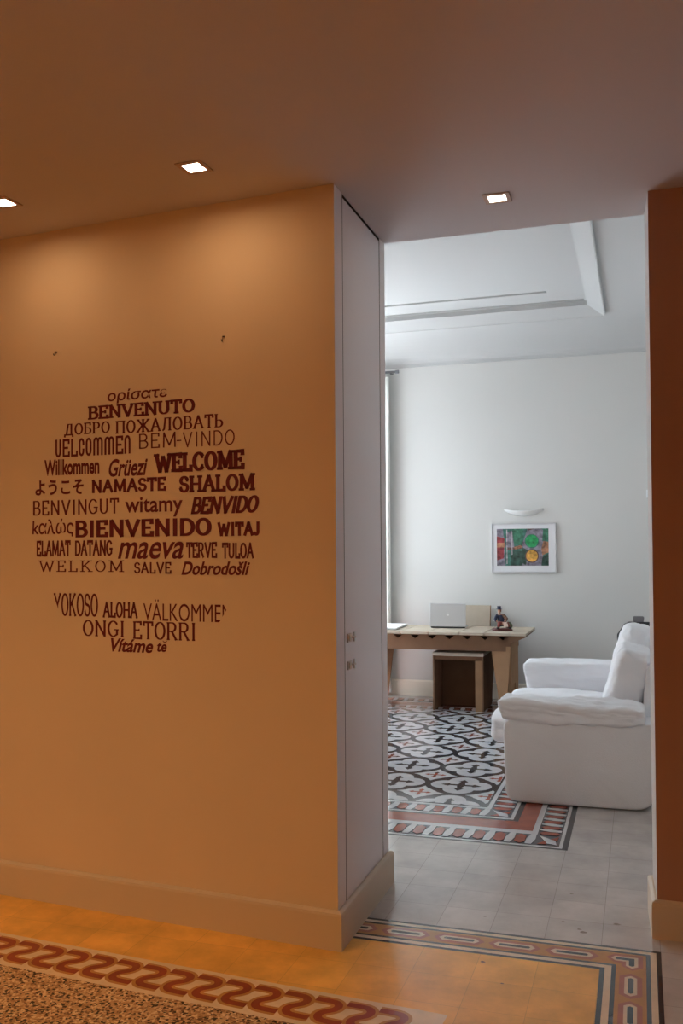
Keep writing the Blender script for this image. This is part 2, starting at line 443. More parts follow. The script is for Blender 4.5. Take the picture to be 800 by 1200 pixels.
# ------------------------------------------------------------------ floor with its inlaid patterns (one mesh)
fl = MB()
Z0 = 0.0; DZ = 0.00025
fl.add([(-5, -3.2, 0), (2.6, -3.2, 0), (2.6, 9.9, 0), (-5, 9.9, 0)], [(0, 1, 2, 3)], MT['tile'])
def rect2(x0, y0, x1, y1): return [(x0, y0), (x1, y0), (x1, y1), (x0, y1)]
BX, BY = 0.057, 3.674                 # outer corner of the diamond border
BW = 0.211
fl.poly(rect2(-4.9, -3.1, BX - BW, BY - BW), DZ, MT['ochre'])
# L-shaped bands of the border, from outside in
bands = [(0, 'f_dark'), (0.017, 'f_cream'), (0.038, 'f_dark'), (0.053, 'f_orange'), (0.156, 'f_dark'), (0.171, 'f_cream'), (0.194, 'f_dark'), (0.211, None)]
for (d0, m), (d1, _) in zip(bands[:-1], bands[1:]):
    x0, x1 = BX - d1, BX - d0; y0, y1 = BY - d1, BY - d0
    fl.poly([(-4.9, y0), (x0, y0), (x1, y1), (-4.9, y1)], DZ * 2, MT[m])
    fl.poly([(x0, -3.1), (x1, -3.1), (x1, y1), (x0, y0)], DZ * 2, MT[m])
bc = 0.1045                            # centre line of the coloured band
def hexa(cx, cy, L, W, tip, along):
    p = [(-L, 0), (-L + tip, -W), (L - tip, -W), (L, 0), (L - tip, W), (-L + tip, W)]
    return [(cx + a, cy + b) if along == 'x' else (cx - b, cy + a) for a, b in p]
def diamond(cx, cy, along):
    fl.poly(hexa(cx, cy, 0.098, 0.038, 0.028, along), DZ * 3, MT['f_pink'])
    fl.poly(hexa(cx, cy, 0.078, 0.021, 0.016, along), DZ * 4, MT['f_cream'])
    fl.poly(hexa(cx, cy, 0.060, 0.0095, 0.006, along), DZ * 5, MT['f_dark'])
for k in range(1, 18): diamond(BX - bc - 0.2105 * k, BY - bc, 'x')
for k in range(1, 20): diamond(BX - bc, BY - bc - 0.2105 * k, 'y')
def ell(cx, cy, L, W, t):              # corner piece: two pointed arms
    return [(cx + W, cy + W), (cx + W, cy - L + t), (cx, cy - L), (cx - W, cy - L + t), (cx - W, cy - W), (cx - L + t, cy - W), (cx - L, cy), (cx - L + t, cy + W)]
cx_, cy_ = BX - bc, BY - bc
fl.poly(ell(cx_ + .004, cy_ + .004, 0.092, 0.037, 0.03), DZ * 3, MT['f_pink'])
fl.poly(ell(cx_ + .003, cy_ + .003, 0.074, 0.021, 0.016), DZ * 4, MT['f_cream'])
fl.poly(ell(cx_ + .002, cy_ + .002, 0.058, 0.0095, 0.006), DZ * 5, MT['f_dark'])

# guilloche band
GO = Vector((-0.606, 2.978)); GA = R(-4.16)
GD = Vector((-math.cos(GA), -math.sin(GA))); GN = Vector((math.sin(GA), -math.cos(GA)))   # leftwards / towards the camera
def G(s, t): return (GO.x + GD.x * s + GN.x * t, GO.y + GD.y * s + GN.y * t)
GW = 0.228
fl.poly([G(0, 0), G(4.2, 0), G(4.2, 4.5), G(0, 4.5)], DZ * 2, MT['f_cream'])
fl.poly([G(GW, GW), G(4.2, GW), G(4.2, 4.2), G(GW, 4.2)], DZ * 3, MT['terrazzo'])
def catmull(pts, n=7):
    out = []
    P = [pts[0]] + pts + [pts[-1]]
    for i in range(1, len(P) - 2):
        p0, p1, p2, p3 = P[i-1], P[i], P[i+1], P[i+2]
        for k in range(n):
            t = k / n
            out.append(tuple(0.5 * ((2*p1[q]) + (-p0[q]+p2[q])*t + (2*p0[q]-5*p1[q]+4*p2[q]-p3[q])*t*t + (-p0[q]+3*p1[q]-3*p2[q]+p3[q])*t**3) for q in (0, 1)))
    out.append(pts[-1]); return out
def ribbon(pts, wd, z, m, tr):
    n = len(pts); vs = []
    for i, p in enumerate(pts):
        a = pts[max(0, i-1)]; b = pts[min(n-1, i+1)]
        dx, dy = b[0]-a[0], b[1]-a[1]; l = math.hypot(dx, dy) or 1
        nx, ny = -dy/l*wd/2, dx/l*wd/2
        vs += [(*tr(p[0]+nx, p[1]+ny), z), (*tr(p[0]-nx, p[1]-ny), z)]
    fl.add(vs, [(2*i, 2*i+1, 2*i+3, 2*i+2) for i in range(n-1)], m)
gp = 0.1125; gh = 0.064; gc = GW / 2
# one scroll of the band; s grows to the left, t towards the camera
S0 = [(0.62*gp, -gh), (0.22*gp, -gh), (-0.02*gp, -gh*.95), (-0.15*gp, -gh*.76), (-0.185*gp, -gh*.5), (-0.13*gp, -gh*.23), (0, 0), (0.13*gp, gh*.23), (0.185*gp, gh*.5), (0.15*gp, gh*.76), (0.02*gp, gh*.95), (-0.22*gp, gh), (-0.62*gp, gh)]
SC = catmull(S0)
for k in range(0, 34):
    s0 = 0.255 + gp * k - gp * 1.0
    def trk(a, b, s0=s0): return G(s0 + a, gc + b)
    ribbon(SC, 0.053, DZ * (4 + .3 * (k % 2)), MT['f_orange'], trk)
for k in range(0, 34):
    s0 = 0.255 + gp * k - gp * 1.0
    def trk(a, b, s0=s0): return G(s0 + a, gc + b)
    ribbon(SC, 0.028, DZ * 6, MT['f_guil'], trk)
# the right-hand return of the band
for k in range(0, 12):
    def trk(a, b, k=k): return G(gc - b, 0.34 + gp * k + a)
    ribbon(SC, 0.053, DZ * 4, MT['f_orange'], trk)
    ribbon(SC, 0.028, DZ * 6, MT['f_guil'], trk)

# mosaic field of the room
FX0, FX1, FY0, FY1 = -3.30, -0.36, 4.775, 9.30
BXs = [0, .028, .045, .17, .20, .295, .325, .345, .475, .50]        # from outside in, along x
BYs = [0, .020, .042, .22, .275, .43, .455, .48, .63, .66]          # along y
BMs = ['f_dark', 'f_white', 'f_grey', 'f_white', 'f_red', 'f_dark', 'f_white', 'f_grey', 'f_white', 'f_dark']
def rin(i): return rect2(FX0 + BXs[i], FY0 + BYs[i], FX1 - BXs[i], FY1 - BYs[i])
for i, m in enumerate(BMs): fl.poly(rin(i), DZ * (1 + i), MT[m])
# rows of cubes in the two grey bands
def cubes(i, z):
    x0, y0 = FX0 + BXs[i], FY0 + BYs[i]; x1, y1 = FX1 - BXs[i], FY1 - BYs[i]
    hx, hy = BXs[i+1] - BXs[i], BYs[i+1] - BYs[i]
    p = 0.107
    def unit(T):
        def q(pts, m): fl.poly([T(a, b) for a, b in pts], z, MT[m])
        q([(.02, .22), (.30, .06), (.52, .22), (.52, .78), (.26, .94), (.02, .78)], 'f_red')
        q([(.56, .04), (.86, .04), (1.0, .5), (.98, .96), (.70, .96), (.56, .5)], 'f_white')
    n = int((x1 - x0 - 2 * hx) / p)
    for k in range(n):
        for yy, sg in ((y0, 1), (y1, -1)):
            unit(lambda a, b, k=k, yy=yy, sg=sg: (x1 - hx - p * (k + 1) + p * a, yy + sg * hy * b))
    n = int((y1 - y0 - 2 * hy) / p)
    for k in range(n):
        for xx, sg in ((x0, 1), (x1, -1)):
            unit(lambda a, b, k=k, xx=xx, sg=sg: (xx + sg * hx * b, y0 + hy + p * k + p * a))
    for cxx in (x0, x1):
        for cyy in (y0, y1):
            sx = 1 if cxx == x0 else -1; sy = 1 if cyy == y0 else -1
            fl.poly([(cxx + sx*hx*.1, cyy + sy*hy*.1), (cxx + sx*hx*.5, cyy + sy*hy*.2), (cxx + sx*hx*.9, cyy + sy*hy*.9), (cxx + sx*hx*.2, cyy + sy*hy*.5)], z, MT['f_white'])
            fl.poly([(cxx + sx*hx*.9, cyy + sy*hy*.1), (cxx + sx*hx*.6, cyy + sy*hy*.45), (cxx + sx*hx*.5, cyy + sy*hy*.12)], z, MT['f_red'])
            fl.poly([(cxx + sx*hx*.1, cyy + sy*hy*.9), (cxx + sx*hx*.45, cyy + sy*hy*.6), (cxx + sx*hx*.12, cyy + sy*hy*.5)], z, MT['f_red'])
cubes(2, DZ * 12); cubes(7, DZ * 12)
# quatrefoils
QX, QY = 0.430, 0.4645
q0x, q0y = -1.100, 5.433
fx0, fx1, fy0, fy1 = FX0 + BXs[-1] + .02, FX1 - BXs[-1] - .012, FY0 + BYs[-1] + .012, FY1 - BYs[-1] - .012
def clip(poly):
    def cut(P, ins, itx):
        out = []
        for i in range(len(P)):
            a, b = P[i-1], P[i]
            if ins(b):
                if not ins(a): out.append(itx(a, b))
                out.append(b)
            elif ins(a): out.append(itx(a, b))
        return out
    for ax, val, sg in ((0, fx0, 1), (0, fx1, -1), (1, fy0, 1), (1, fy1, -1)):
        if not poly: return poly
        def itx(a, b, ax=ax, val=val):
            t = (val - a[ax]) / (b[ax] - a[ax]); return (a[0] + (b[0]-a[0])*t, a[1] + (b[1]-a[1])*t)
        poly = cut(poly, lambda p, ax=ax, val=val, sg=sg: (p[ax] - val) * sg >= 0, itx)
    return poly
def cell(poly, cx, cy, z, m):
    P = clip([(cx + a * QX, cy + b * QY) for a, b in poly])
    if len(P) > 2: fl.poly(P, z, MT[m])
LC, LR = 0.225, 0.225
lobes = [(LC, 0), (-LC, 0), (0, LC), (0, -LC)]
quat = []
for k in range(96):
    t = 2 * PI * k / 96; c, s = math.cos(t), math.sin(t); best = 0
    for lx, ly in lobes:
        b = c * lx + s * ly; d = b * b - (lx*lx + ly*ly - LR*LR)
        if d >= 0: best = max(best, b + math.sqrt(d))
    quat.append((c * best, s * best))
dia = []
for q in range(4):                     # four-pointed concave star in the gaps
    c, s_ = math.cos(q * PI / 2), math.sin(q * PI / 2)
    for a, b in ((.345, 0), (.30, .022), (.235, .062), (.205, .105), (.150, .150), (.105, .205), (.062, .235), (.022, .30)):
        dia.append((a * c - b * s_, a * s_ + b * c))
def cross(L, W, T):                    # cross with pointed, flared arm ends
    arm = [(W, W), (L*.55, W), (L*.62, W*2.1), (L*.80, W*1.2), (L, 0), (L*.80, -W*1.2), (L*.62, -W*2.1), (L*.55, -W)]
    out = []
    for q in range(4):
        c, s = math.cos(-q*PI/2), math.sin(-q*PI/2)
        out += [(a*c - b*s, a*s + b*c) for a, b in arm]
    return out
def petal(L, W):
    return [(L*math.cos(t)*1.0, W*math.sin(t)) for t in [2*PI*k/14 for k in range(14)]]
CR1, CR2 = cross(0.30, 0.035, 0), cross(0.17, 0.022, 0)
for i in range(-6, 3):
    for j in range(0, 10):
        cx, cy = q0x + QX * i, q0y + QY * j
        if cx < fx0 - .3 or cx > fx1 + .3 or cy > fy1 + .3: continue
        cell(quat, cx, cy, DZ * 13, 'f_white')
        cell(CR1, cx, cy, DZ * 14, 'f_dark')
        cell([(a*1.0, b) for a, b in petal(0.055, 0.165)], cx, cy, DZ * 14.5, 'f_dark')
        cell(dia, cx + QX/2, cy + QY/2, DZ * 13, 'f_white')
        cell(CR2, cx + QX/2, cy + QY/2, DZ * 14, 'f_red')
for x, y, r in ((-0.105, 3.895, .009), (-0.244, 3.80, .006), (-0.226, 3.775, .010), (-0.31, 3.86, .005), (-0.56, 3.40, .006), (-0.30, 4.18, .005), (-0.62, 3.82, .004), (-0.47, 3.25, .004)):
    fl.poly([(x + r * (1 + .4 * math.sin(3 * k + x * 40)) * math.cos(PI * k / 5) * 1.5, y + r * (1 + .3 * math.cos(2 * k)) * math.sin(PI * k / 5)) for k in range(10)], DZ * 2, MT['stain'])
floor = structure(fl.build('floor', recalc=False))

# ------------------------------------------------------------------ recessed ceiling lamps
def downlight(x, y, rz, label, power=1.55):
    t = thing('recessed_ceiling_lamp', (x, y, H), label, 'ceiling lamp', 'square recessed lamps in the hall ceiling', rz)
    mb = MB(); o, i_ = 0.052, 0.034
    mb.box((-o, -o, -0.004), (o, -i_, -0.0003), MT['lamp_trim']); mb.box((-o, i_, -0.004), (o, o, -0.0003), MT['lamp_trim'])
    mb.box((-o, -i_, -0.004), (-i_, i_, -0.0003), MT['lamp_trim']); mb.box((i_, -i_, -0.004), (o, i_, -0.0003), MT['lamp_trim'])
    mb.build('frame', t, bevel=0.001)
    MB().box((-i_, -i_, -0.0025), (i_, i_, -0.0003), MT['lamp']).build('diffuser', t)
    d = bpy.data.lights.new('lamp_beam', 'AREA'); d.shape = 'SQUARE'; d.size = 0.06; d.energy = power; d.color = WARM; d.spread = R(172)
    l = bpy.data.objects.new('lamp_beam', d); COL.objects.link(l); l.parent = t; l.location = (0, 0, -0.006)
    return t
downlight(-1.530, 3.040, R(-3), 'square recessed lamp above the wall lettering, middle of the three')
downlight(-2.405, 3.105, R(-3), 'square recessed lamp at the far left edge of the ceiling')
downlight(-0.522, 3.692, R(0), 'square recessed lamp in the ceiling of the doorway passage', 0.35)

# ------------------------------------------------------------------ lettering on the wall
decal = thing('wall_lettering', (WC.x - DA.x * 0.78, WC.y - DA.y * 0.78, 1.62), 'round cloud of dark red welcome words in many languages on the orange lit wall', 'wall sticker')
decal.rotation_euler = (0, 0, A)
CW_ = Vector((WC.x - DA.x * 0.78, WC.y - DA.y * 0.78))
F_ = 1089.1; CY_ = 623.7
def on_wall(px, py):
    d = _r2 * ((px - 400) / F_) - _u2 * ((py - CY_) / F_) + _fw
    n = Vector((NA.x, NA.y, 0)); p0 = Vector((WC.x, WC.y, 0)) - Vector((0, 0, EYE))
    p = d * (n.dot(p0) / n.dot(d))
    v = Vector((p.x, p.y)) - CW_
    return v.dot(DA), p.z + EYE - 1.62
def place(vs, fs, x0, x1, y0, y1, shear=0.0, clipper=None, extra=None):
    """fit flat letter shapes into the measured box on the wall (metres in the wall's own plane)"""
    xm, ym = (x0 + x1) / 2, (y0 + y1) / 2
    sl = on_wall(x0, ym)[0]; sr = on_wall(x1, ym)[0]
    zt = on_wall(xm, y0)[1]; zb = on_wall(xm, y1)[1]
    vs = [(a + b * shear, b) for a, b in vs]
    ax0 = min(v[0] for v in vs); ax1 = max(v[0] for v in vs); by0 = min(v[1] for v in vs); by1 = max(v[1] for v in vs)
    P = [(sl + (a - ax0) / (ax1 - ax0) * (sr - sl), zb + (b - by0) / (by1 - by0) * (zt - zb)) for a, b in vs]
    me = bpy.data.meshes.new('word')
    me.from_pydata([(a, -0.0008, b) for a, b in P], [], fs)
    me.materials.append(MT['vinyl'])
    if clipper:
        bm = bmesh.new(); bm.from_mesh(me)
        for co, no in clipper:
            bmesh.ops.bisect_plane(bm, geom=bm.verts[:] + bm.edges[:] + bm.faces[:], plane_co=co, plane_no=no, clear_outer=True)
        bm.to_mesh(me); bm.free()
    o = bpy.data.objects.new('word', me); COL.objects.link(o); o.parent = decal
    return o
def word(text, x0, x1, y0, y1, bold=0.0, shear=0.0, clipper=None, space=1.0):
    cu = bpy.data.curves.new('text', 'FONT'); cu.body = text; cu.offset = bold; cu.resolution_u = 4; cu.space_character = space
    ob = bpy.data.objects.new('text', cu); COL.objects.link(ob)
    dg = bpy.context.evaluated_depsgraph_get()
    me = bpy.data.meshes.new_from_object(ob.evaluated_get(dg))
    vs = [(v.co.x, v.co.y) for v in me.vertices]; fs = [list(p.vertices) for p in me.polygons]
    bpy.data.objects.remove(ob); bpy.data.curves.remove(cu); bpy.data.meshes.remove(me)
    return place(vs, fs, x0, x1, y0, y1, shear, clipper)

# a drawn slab-serif alphabet: strokes in a box of the given width and height 1
def arc(cx, cy, rx, ry, a0, a1, n=14):
    return [(cx + rx * math.cos(R(a0 + (a1 - a0) * k / n)), cy + ry * math.sin(R(a0 + (a1 - a0) * k / n))) for k in range(n + 1)]
def glyphs():
    g = {}
    g['A'] = (.78, [[(0.06, 0), (.39, 1)], [(.39, 1), (.72, 0)], [(.2, .36), (.58, .36)]], [(0.06, 0), (.72, 0)])
    g['B'] = (.66, [[(.1, 0), (.1, 1)], [(.1, 1), (.34, 1)] + arc(.34, .76, .2, .24, 90, -90) + [(.1, .52)], [(.1, .52), (.36, .52)] + arc(.36, .26, .24, .26, 90, -90) + [(.1, 0)]], [(.1, 0, 'l'), (.1, 1, 'l')])
    g['C'] = (.70, [arc(.38, .5, .32, .5, 45, 315, 26)], [(.60, .84, 'v'), (.60, .16, 'v')])
    g['D'] = (.72, [[(.1, 0), (.1, 1)], [(.1, 1), (.3, 1)] + arc(.3, .5, .36, .5, 90, -90) + [(.1, 0)]], [(.1, 0, 'l'), (.1, 1, 'l')])
    g['E'] = (.62, [[(.1, 0), (.1, 1)], [(.1, 1), (.54, 1), (.54, .82)], [(.1, .51), (.42, .51)], [(.1, 0), (.56, 0), (.56, .2)]], [(.1, 0, 'l'), (.1, 1, 'l'), (.42, .51, 'v')])
    g['G'] = (.74, [arc(.38, .5, .32, .5, 40, 300, 26) + [(.64, .14), (.64, .44)], [(.46, .44), (.72, .44)]], [])
    g['H'] = (.8, [[(.12, 0), (.12, 1)], [(.68, 0), (.68, 1)], [(.12, .5), (.68, .5)]], [(.12, 0), (.12, 1), (.68, 0), (.68, 1)])
    g['I'] = (.34, [[(.17, 0), (.17, 1)]], [(.17, 0), (.17, 1)])
    g['K'] = (.76, [[(.12, 0), (.12, 1)], [(.62, 1), (.14, .44)], [(.28, .6), (.66, 0)]], [(.12, 0), (.12, 1), (.62, 1), (.66, 0)])
    g['L'] = (.6, [[(.12, 0), (.12, 1)], [(.12, 0), (.54, 0), (.54, .24)]], [(.12, 0, 'l'), (.12, 1)])
    g['M'] = (.96, [[(.12, 0), (.14, 1)], [(.14, 1), (.48, .12)], [(.48, .12), (.82, 1)], [(.82, 1), (.84, 0)]], [(.12, 0), (.84, 0), (.12, 1, 'l'), (.84, 1, 'r')])
    g['N'] = (.8, [[(.12, 0), (.12, 1)], [(.12, 1), (.68, 0)], [(.68, 0), (.68, 1)]], [(.12, 0), (.12, 1, 'l'), (.68, 1)])
    g['O'] = (.76, [arc(.38, .5, .31, .5, 0, 360, 30)], [])
    g['R'] = (.72, [[(.1, 0), (.1, 1)], [(.1, 1), (.36, 1)] + arc(.36, .74, .22, .26, 90, -90) + [(.1, .48)], [(.34, .48), (.62, 0)]], [(.1, 0), (.1, 1, 'l'), (.62, 0)])
    g['S'] = (.6, [arc(.3, .75, .22, .25, 20, 200, 14) + arc(.3, .75, .22, .25, 200, 270, 5)[1:] + arc(.3, .26, .24, .26, 90, -20, 12)[0:] + arc(.3, .26, .24, .26, -20, -165, 12)[1:]], [(.51, .82, 'v'), (.07, .2, 'v')])
    g['T'] = (.68, [[(.34, 0), (.34, 1)], [(.05, .8), (.05, 1), (.63, 1), (.63, .8)]], [(.34, 0)])
    g['U'] = (.78, [[(.13, 1), (.13, .34)] + arc(.39, .32, .26, .32, 180, 360) + [(.65, 1)]], [(.13, 1), (.65, 1)])
    g['V'] = (.78, [[(.08, 1), (.39, 0)], [(.39, 0), (.70, 1)]], [(.08, 1), (.70, 1)])
    g['J'] = (.5, [[(.36, 1), (.36, .26)] + arc(.2, .24, .16, .24, 0, -150, 10)], [(.36, 1)])
    g['v'] = (.56, [[(.1, 1), (.1, .3)] + arc(.27, .28, .17, .28, 180, 360) + [(.44, 1)]], [])
    g['n'] = (.56, [[(.1, 0), (.1, .74)] + arc(.27, .74, .17, .26, 180, 0) + [(.44, 0)]], [])
    g['m'] = (.86, [[(.1, 0), (.1, .76)] + arc(.26, .76, .16, .24, 180, 0) + [(.42, 0)], [(.42, .76)] + arc(.58, .76, .16, .24, 180, 0) + [(.74, 0)]], [])
    g['o'] = (.56, [[(.44, .3), (.44, .72)] + arc(.27, .74, .17, .26, 0, 180) + [(.1, .28)] + arc(.27, .28, .17, .28, 180, 360)], [])
    g['c'] = (.52, [[(.42, .68), (.42, .74)] + arc(.26, .74, .16, .26, 0, 180) + [(.1, .28)] + arc(.26, .28, .16, .28, 180, 360) + [(.42, .34)]], [])
    g['i'] = (.3, [[(.15, 0), (.15, .66)], [(.15, .84), (.15, 1)]], [])
    g['W'] = (1.1, [[(.08, 1), (.32, 0)], [(.32, 0), (.55, .86)], [(.55, .86), (.78, 0)], [(.78, 0), (1.02, 1)]], [(.08, 1), (1.02, 1)])
    g['Y'] = (.76, [[(.08, 1), (.38, .48)], [(.68, 1), (.38, .48)], [(.38, .48), (.38, 0)]], [(.08, 1), (.68, 1), (.38, 0)])
    g['\u0411'] = (.66, [[(.1, 0), (.1, 1)], [(.1, 1), (.54, 1), (.54, .82)], [(.1, .56), (.34, .56)] + arc(.34, .28, .24, .28, 90, -90) + [(.1, 0)]], [(.1, 0, 'l'), (.1, 1, 'l')])
    g['\u0414'] = (.84, [[(.22, 0), (.3, .6), (.36, 1)], [(.36, 1), (.66, 1)], [(.66, 1), (.66, 0)], [(.06, -.18), (.06, 0), (.78, 0), (.78, -.18)]], [])
    g['\u0420'] = (.64, [[(.1, 0), (.1, 1)], [(.1, 1), (.34, 1)] + arc(.34, .73, .22, .27, 90, -90) + [(.1, .46)]], [(.1, 0), (.1, 1, 'l')])
    g['\u041f'] = (.8, [[(.12, 0), (.12, 1)], [(.68, 0), (.68, 1)], [(.12, 1), (.68, 1)]], [(.12, 0), (.68, 0), (.12, 1, 'l'), (.68, 1, 'r')])
    g['\u0416'] = (1.06, [[(.53, 0), (.53, 1)], [(.1, 1), (.5, .48)], [(.96, 1), (.56, .48)], [(.08, 0), (.46, .54)], [(.98, 0), (.6, .54)]], [(.53, 0), (.53, 1), (.1, 1), (.96, 1), (.08, 0), (.98, 0)])
    g['\u041b'] = (.8, [[(.1, 0), (.2, .1), (.3, 1)], [(.3, 1), (.66, 1)], [(.66, 1), (.66, 0)]], [(.66, 0), (.66, 1, 'r')])
    g['\u042c'] = (.64, [[(.1, 0), (.1, 1)], [(.1, .54), (.34, .54)] + arc(.34, .27, .22, .27, 90, -90) + [(.1, 0)]], [(.1, 0, 'l'), (.1, 1)])
    for a, b in (('\u041e', 'O'), ('\u0410', 'A'), ('\u0412', 'B'), ('\u0422', 'T')): g[a] = g[b]
    return g
GL = glyphs()
def strokes(text, thick, thin, serif=0.0, gap=0.08):
    """letters as flat polygons; thick for upright strokes, thin for level ones, slab serifs of half-length serif"""
    vs, fs = [], []
    def quad(p): 
        o = len(vs); vs.extend(p); fs.append(list(range(o, o + len(p))))
    x = 0
    for ch in text:
        if ch == ' ': x += .36; continue
        wd, st, se = GL[ch]
        for pl in st:
            n = len(pl)
            closed = n > 3 and math.hypot(pl[0][0] - pl[-1][0], pl[0][1] - pl[-1][1]) < 1e-6
            Ls, Rs = [], []
            for i, p in enumerate(pl):
                a = pl[i-1] if i > 0 else (pl[-2] if closed else p); b = pl[i+1] if i < n-1 else (pl[1] if closed else p)
                d1 = Vector((p[0]-a[0], p[1]-a[1])); d2 = Vector((b[0]-p[0], b[1]-p[1]))
                if d1.length < 1e-9: d1 = d2
                if d2.length < 1e-9: d2 = d1
                d1.normalize(); d2.normalize()
                tdir = (d1 + d2)
                if tdir.length < 1e-6: tdir = d2
                tdir.normalize()
                nn = Vector((-tdir.y, tdir.x)); mit = 1 / max(.5, abs(nn.dot(Vector((-d2.y, d2.x)))))
                wv = thin + (thick - thin) * abs(tdir.y) ** 1.3
                hw = wv / 2 * mit
                ext = Vector((0, 0))
                if not closed and i == 0: ext = -d2 * thin / 2
                if not closed and i == n - 1: ext = d1 * thin / 2
                px_, py_ = p[0] + ext.x, min(1 + thin/2, max(-thin/2 if p[1] >= 0 else -9, p[1] + ext.y))
                Ls.append((x + px_ + nn.x * hw, py_ + nn.y * hw)); Rs.append((x + px_ - nn.x * hw, py_ - nn.y * hw))
            for i in range(n - 1):
                quad([Ls[i], Rs[i], Rs[i+1], Ls[i+1]])
        if serif:
            for e in se:
                md = e[2] if len(e) > 2 else ''
                sx0 = e[0] - (serif if md in ('', 'l') else 0); sx1 = e[0] + (serif if md in ('', 'r') else 0)
                if md == 'v':
                    quad([(x + e[0] - thin/2, e[1] - serif*.8), (x + e[0] + thin/2, e[1] - serif*.8), (x + e[0] + thin/2, e[1] + serif*.8), (x + e[0] - thin/2, e[1] + serif*.8)])
                else:
                    quad([(x + sx0, e[1] - thin/2), (x + sx1, e[1] - thin/2), (x + sx1, e[1] + thin/2), (x + sx0, e[1] + thin/2)])
        x += wd + gap
    return vs, fs
def slab(text, x0, x1, y0, y1, thick, thin, serif, gap=0.08, clipper=None, shear=0.0):
    vs, fs = strokes(text, thick, thin, serif, gap)
    return place(vs, fs, x0, x1, y0, y1, shear, clipper)
word('\u03bf\u03c1\u03af\u03c3\u03b1\u03c4\u03b5', 126, 196, 454.5, 471, 0.018, 0.10)
slab('BENVENUTO', 103, 228.5, 471, 488, .21, .14, .17)
slab('\u0414\u041e\u0411\u0420\u041e', 75, 129, 495, 511, .17, .085, .13, .12)
slab('\u041f\u041e\u0416\u0410\u041b\u041e\u0412\u0410\u0422\u042c', 135.5, 261.5, 488.5, 505, .17, .085, .13, .12)
slab('vELcommEn', 65, 153, 512.5, 534, 0.160, 0.138, 0, .07)
slab('BEM', 163, 206, 507, 525, .10, .09, 0, .12)
word('-', 207, 212.5, 515.5, 517, 0.0)
slab('VINDO', 214, 275, 504.5, 523, .10, .09, 0, .12)
word('Willkommen', 52, 116.5, 537.5, 556.5, 0.034)
word('Gr\u00fcezi', 127.5, 173, 537, 558, 0.026, 0.30)
slab('WELCOME', 180, 287, 528.5, 552.5, .28, .17, .20, .10)
word('\u3088\u3046\u3053\u305d', 41.5, 98, 562, 580, 0.03)
slab('NAMASTE', 107.5, 195, 560, 577, 0.218, 0.180, 0, .10)
slab('SHALOM', 209.5, 299, 555.5, 576.5, .24, .16, .18, .10)
slab('BENVINGUT', 39, 139.5, 585, 603.5, 0.154, 0.090, 0, .12)
word('witamy', 146.5, 214, 582, 606, 0.018)
slab('BENViDO', 223.5, 303.5, 580.5, 602.5, .26, .18, 0, .06, None, .22)
word('k\u03b1\u03bb\u03ce\u03c2', 38, 86.5, 608, 629, 0.016, 0.05)
slab('BIENVENIDO', 88.5, 248, 607.5, 629.5, .225, .175, 0, .10)
slab('WITAJ', 254.5, 304, 611, 628.5, 0.282, 0.216, 0, .12)
slab('ELAMAT', 43, 83, 633, 652.5, .22, .15, 0, .06)
slab('DATANG', 88, 132, 632.5, 652, .22, .15, 0, .06)
word('maeva', 138, 215, 635, 655, 0.016, 0.30)
slab('TERVE', 218, 254.5, 635, 654.5, .22, .15, 0, .06)
slab('TULOA', 260, 297.5, 635.5, 655, .22, .15, 0, .06)
slab('WELKOM', 44.5, 145.5, 656.5, 670.5, .11, .09, .17, .22)
slab('SALVE', 157, 201, 658.5, 672.5, 0.179, 0.144, 0, .10)
word('Dobrodo\u0161li', 212.5, 293, 658, 674, 0.03, 0.32)
def side_cut(pa, pb, side):
    (sa, za_), (sb, zb_) = on_wall(*pa), on_wall(*pb)
    nv = Vector((-(zb_ - za_), 0, (sb - sa)))
    if nv.x * side < 0: nv = -nv
    return [((sa, 0, za_), nv)]
slab('YOKOSO', 63, 115, 694.5, 723, .17, .09, .11, .06, side_cut((62, 694), (71, 722), -1))
slab('ALOHA', 120.5, 161.5, 705, 724.5, .21, .14, .12, .06)
word('V\u00c4LKOMMEN', 168, 272, 703, 728.5, 0.0, 0, side_cut((256, 731), (268, 710), 1))
slab('ONGI', 97, 145, 726.5, 746.5, .15, .08, .10, .09)
slab('ETORRI', 156, 228.5, 728.5, 750.5, .15, .08, .10, .09)
word('V\u00edt\u00e1me', 130, 179.5, 748.5, 764.5, 0.028, 0.30)
word('te', 184, 195.5, 752.5, 764, 0.028, 0.25)
place([(0, 1), (.2, .45), (.5, .25), (.8, .45), (1, 1), (.85, 1), (.7, .72), (.5, .6), (.3, .72), (.15, 1)], [list(range(10))], 190.5, 196, 751, 753.3)

# ------------------------------------------------------------------ two hooks left in the wall above the lettering
for px, py, sz, lb in ((66, 415, 0.016, 'small dark hook left in the orange wall, up and left of the lettering'), (262, 398, 0.022, 'slightly longer dark hook in the orange wall, up and right of the lettering')):
    s, z = on_wall(px, py)
    P = CW_ + DA * s
    t = MB(); r = 0.0015
    t.tube([(0, 0.001, sz*.5), (0, -0.010, sz*.5)], r, MT['hook'], 8)
    t.tube([(0, -0.008, sz*.5), (0, -0.010, -sz*.2), (0.001, -0.013, -sz*.5), (0.001, -0.019, -sz*.45), (0.001, -0.021, -sz*.1)], r, MT['hook'], 8)
    t.lathe([(0.005, 0), (0.005, 0.0015), (0.003, 0.003)], MT['hook'], (0, -0.001, sz*.5), 10)
    o = t.build('wall_hook', smooth=True); o.location = (P.x, P.y, z + 1.62); o.rotation_euler = (0, 0, A)
    tag(o, lb, 'hook', 'hooks left in the hall wall')

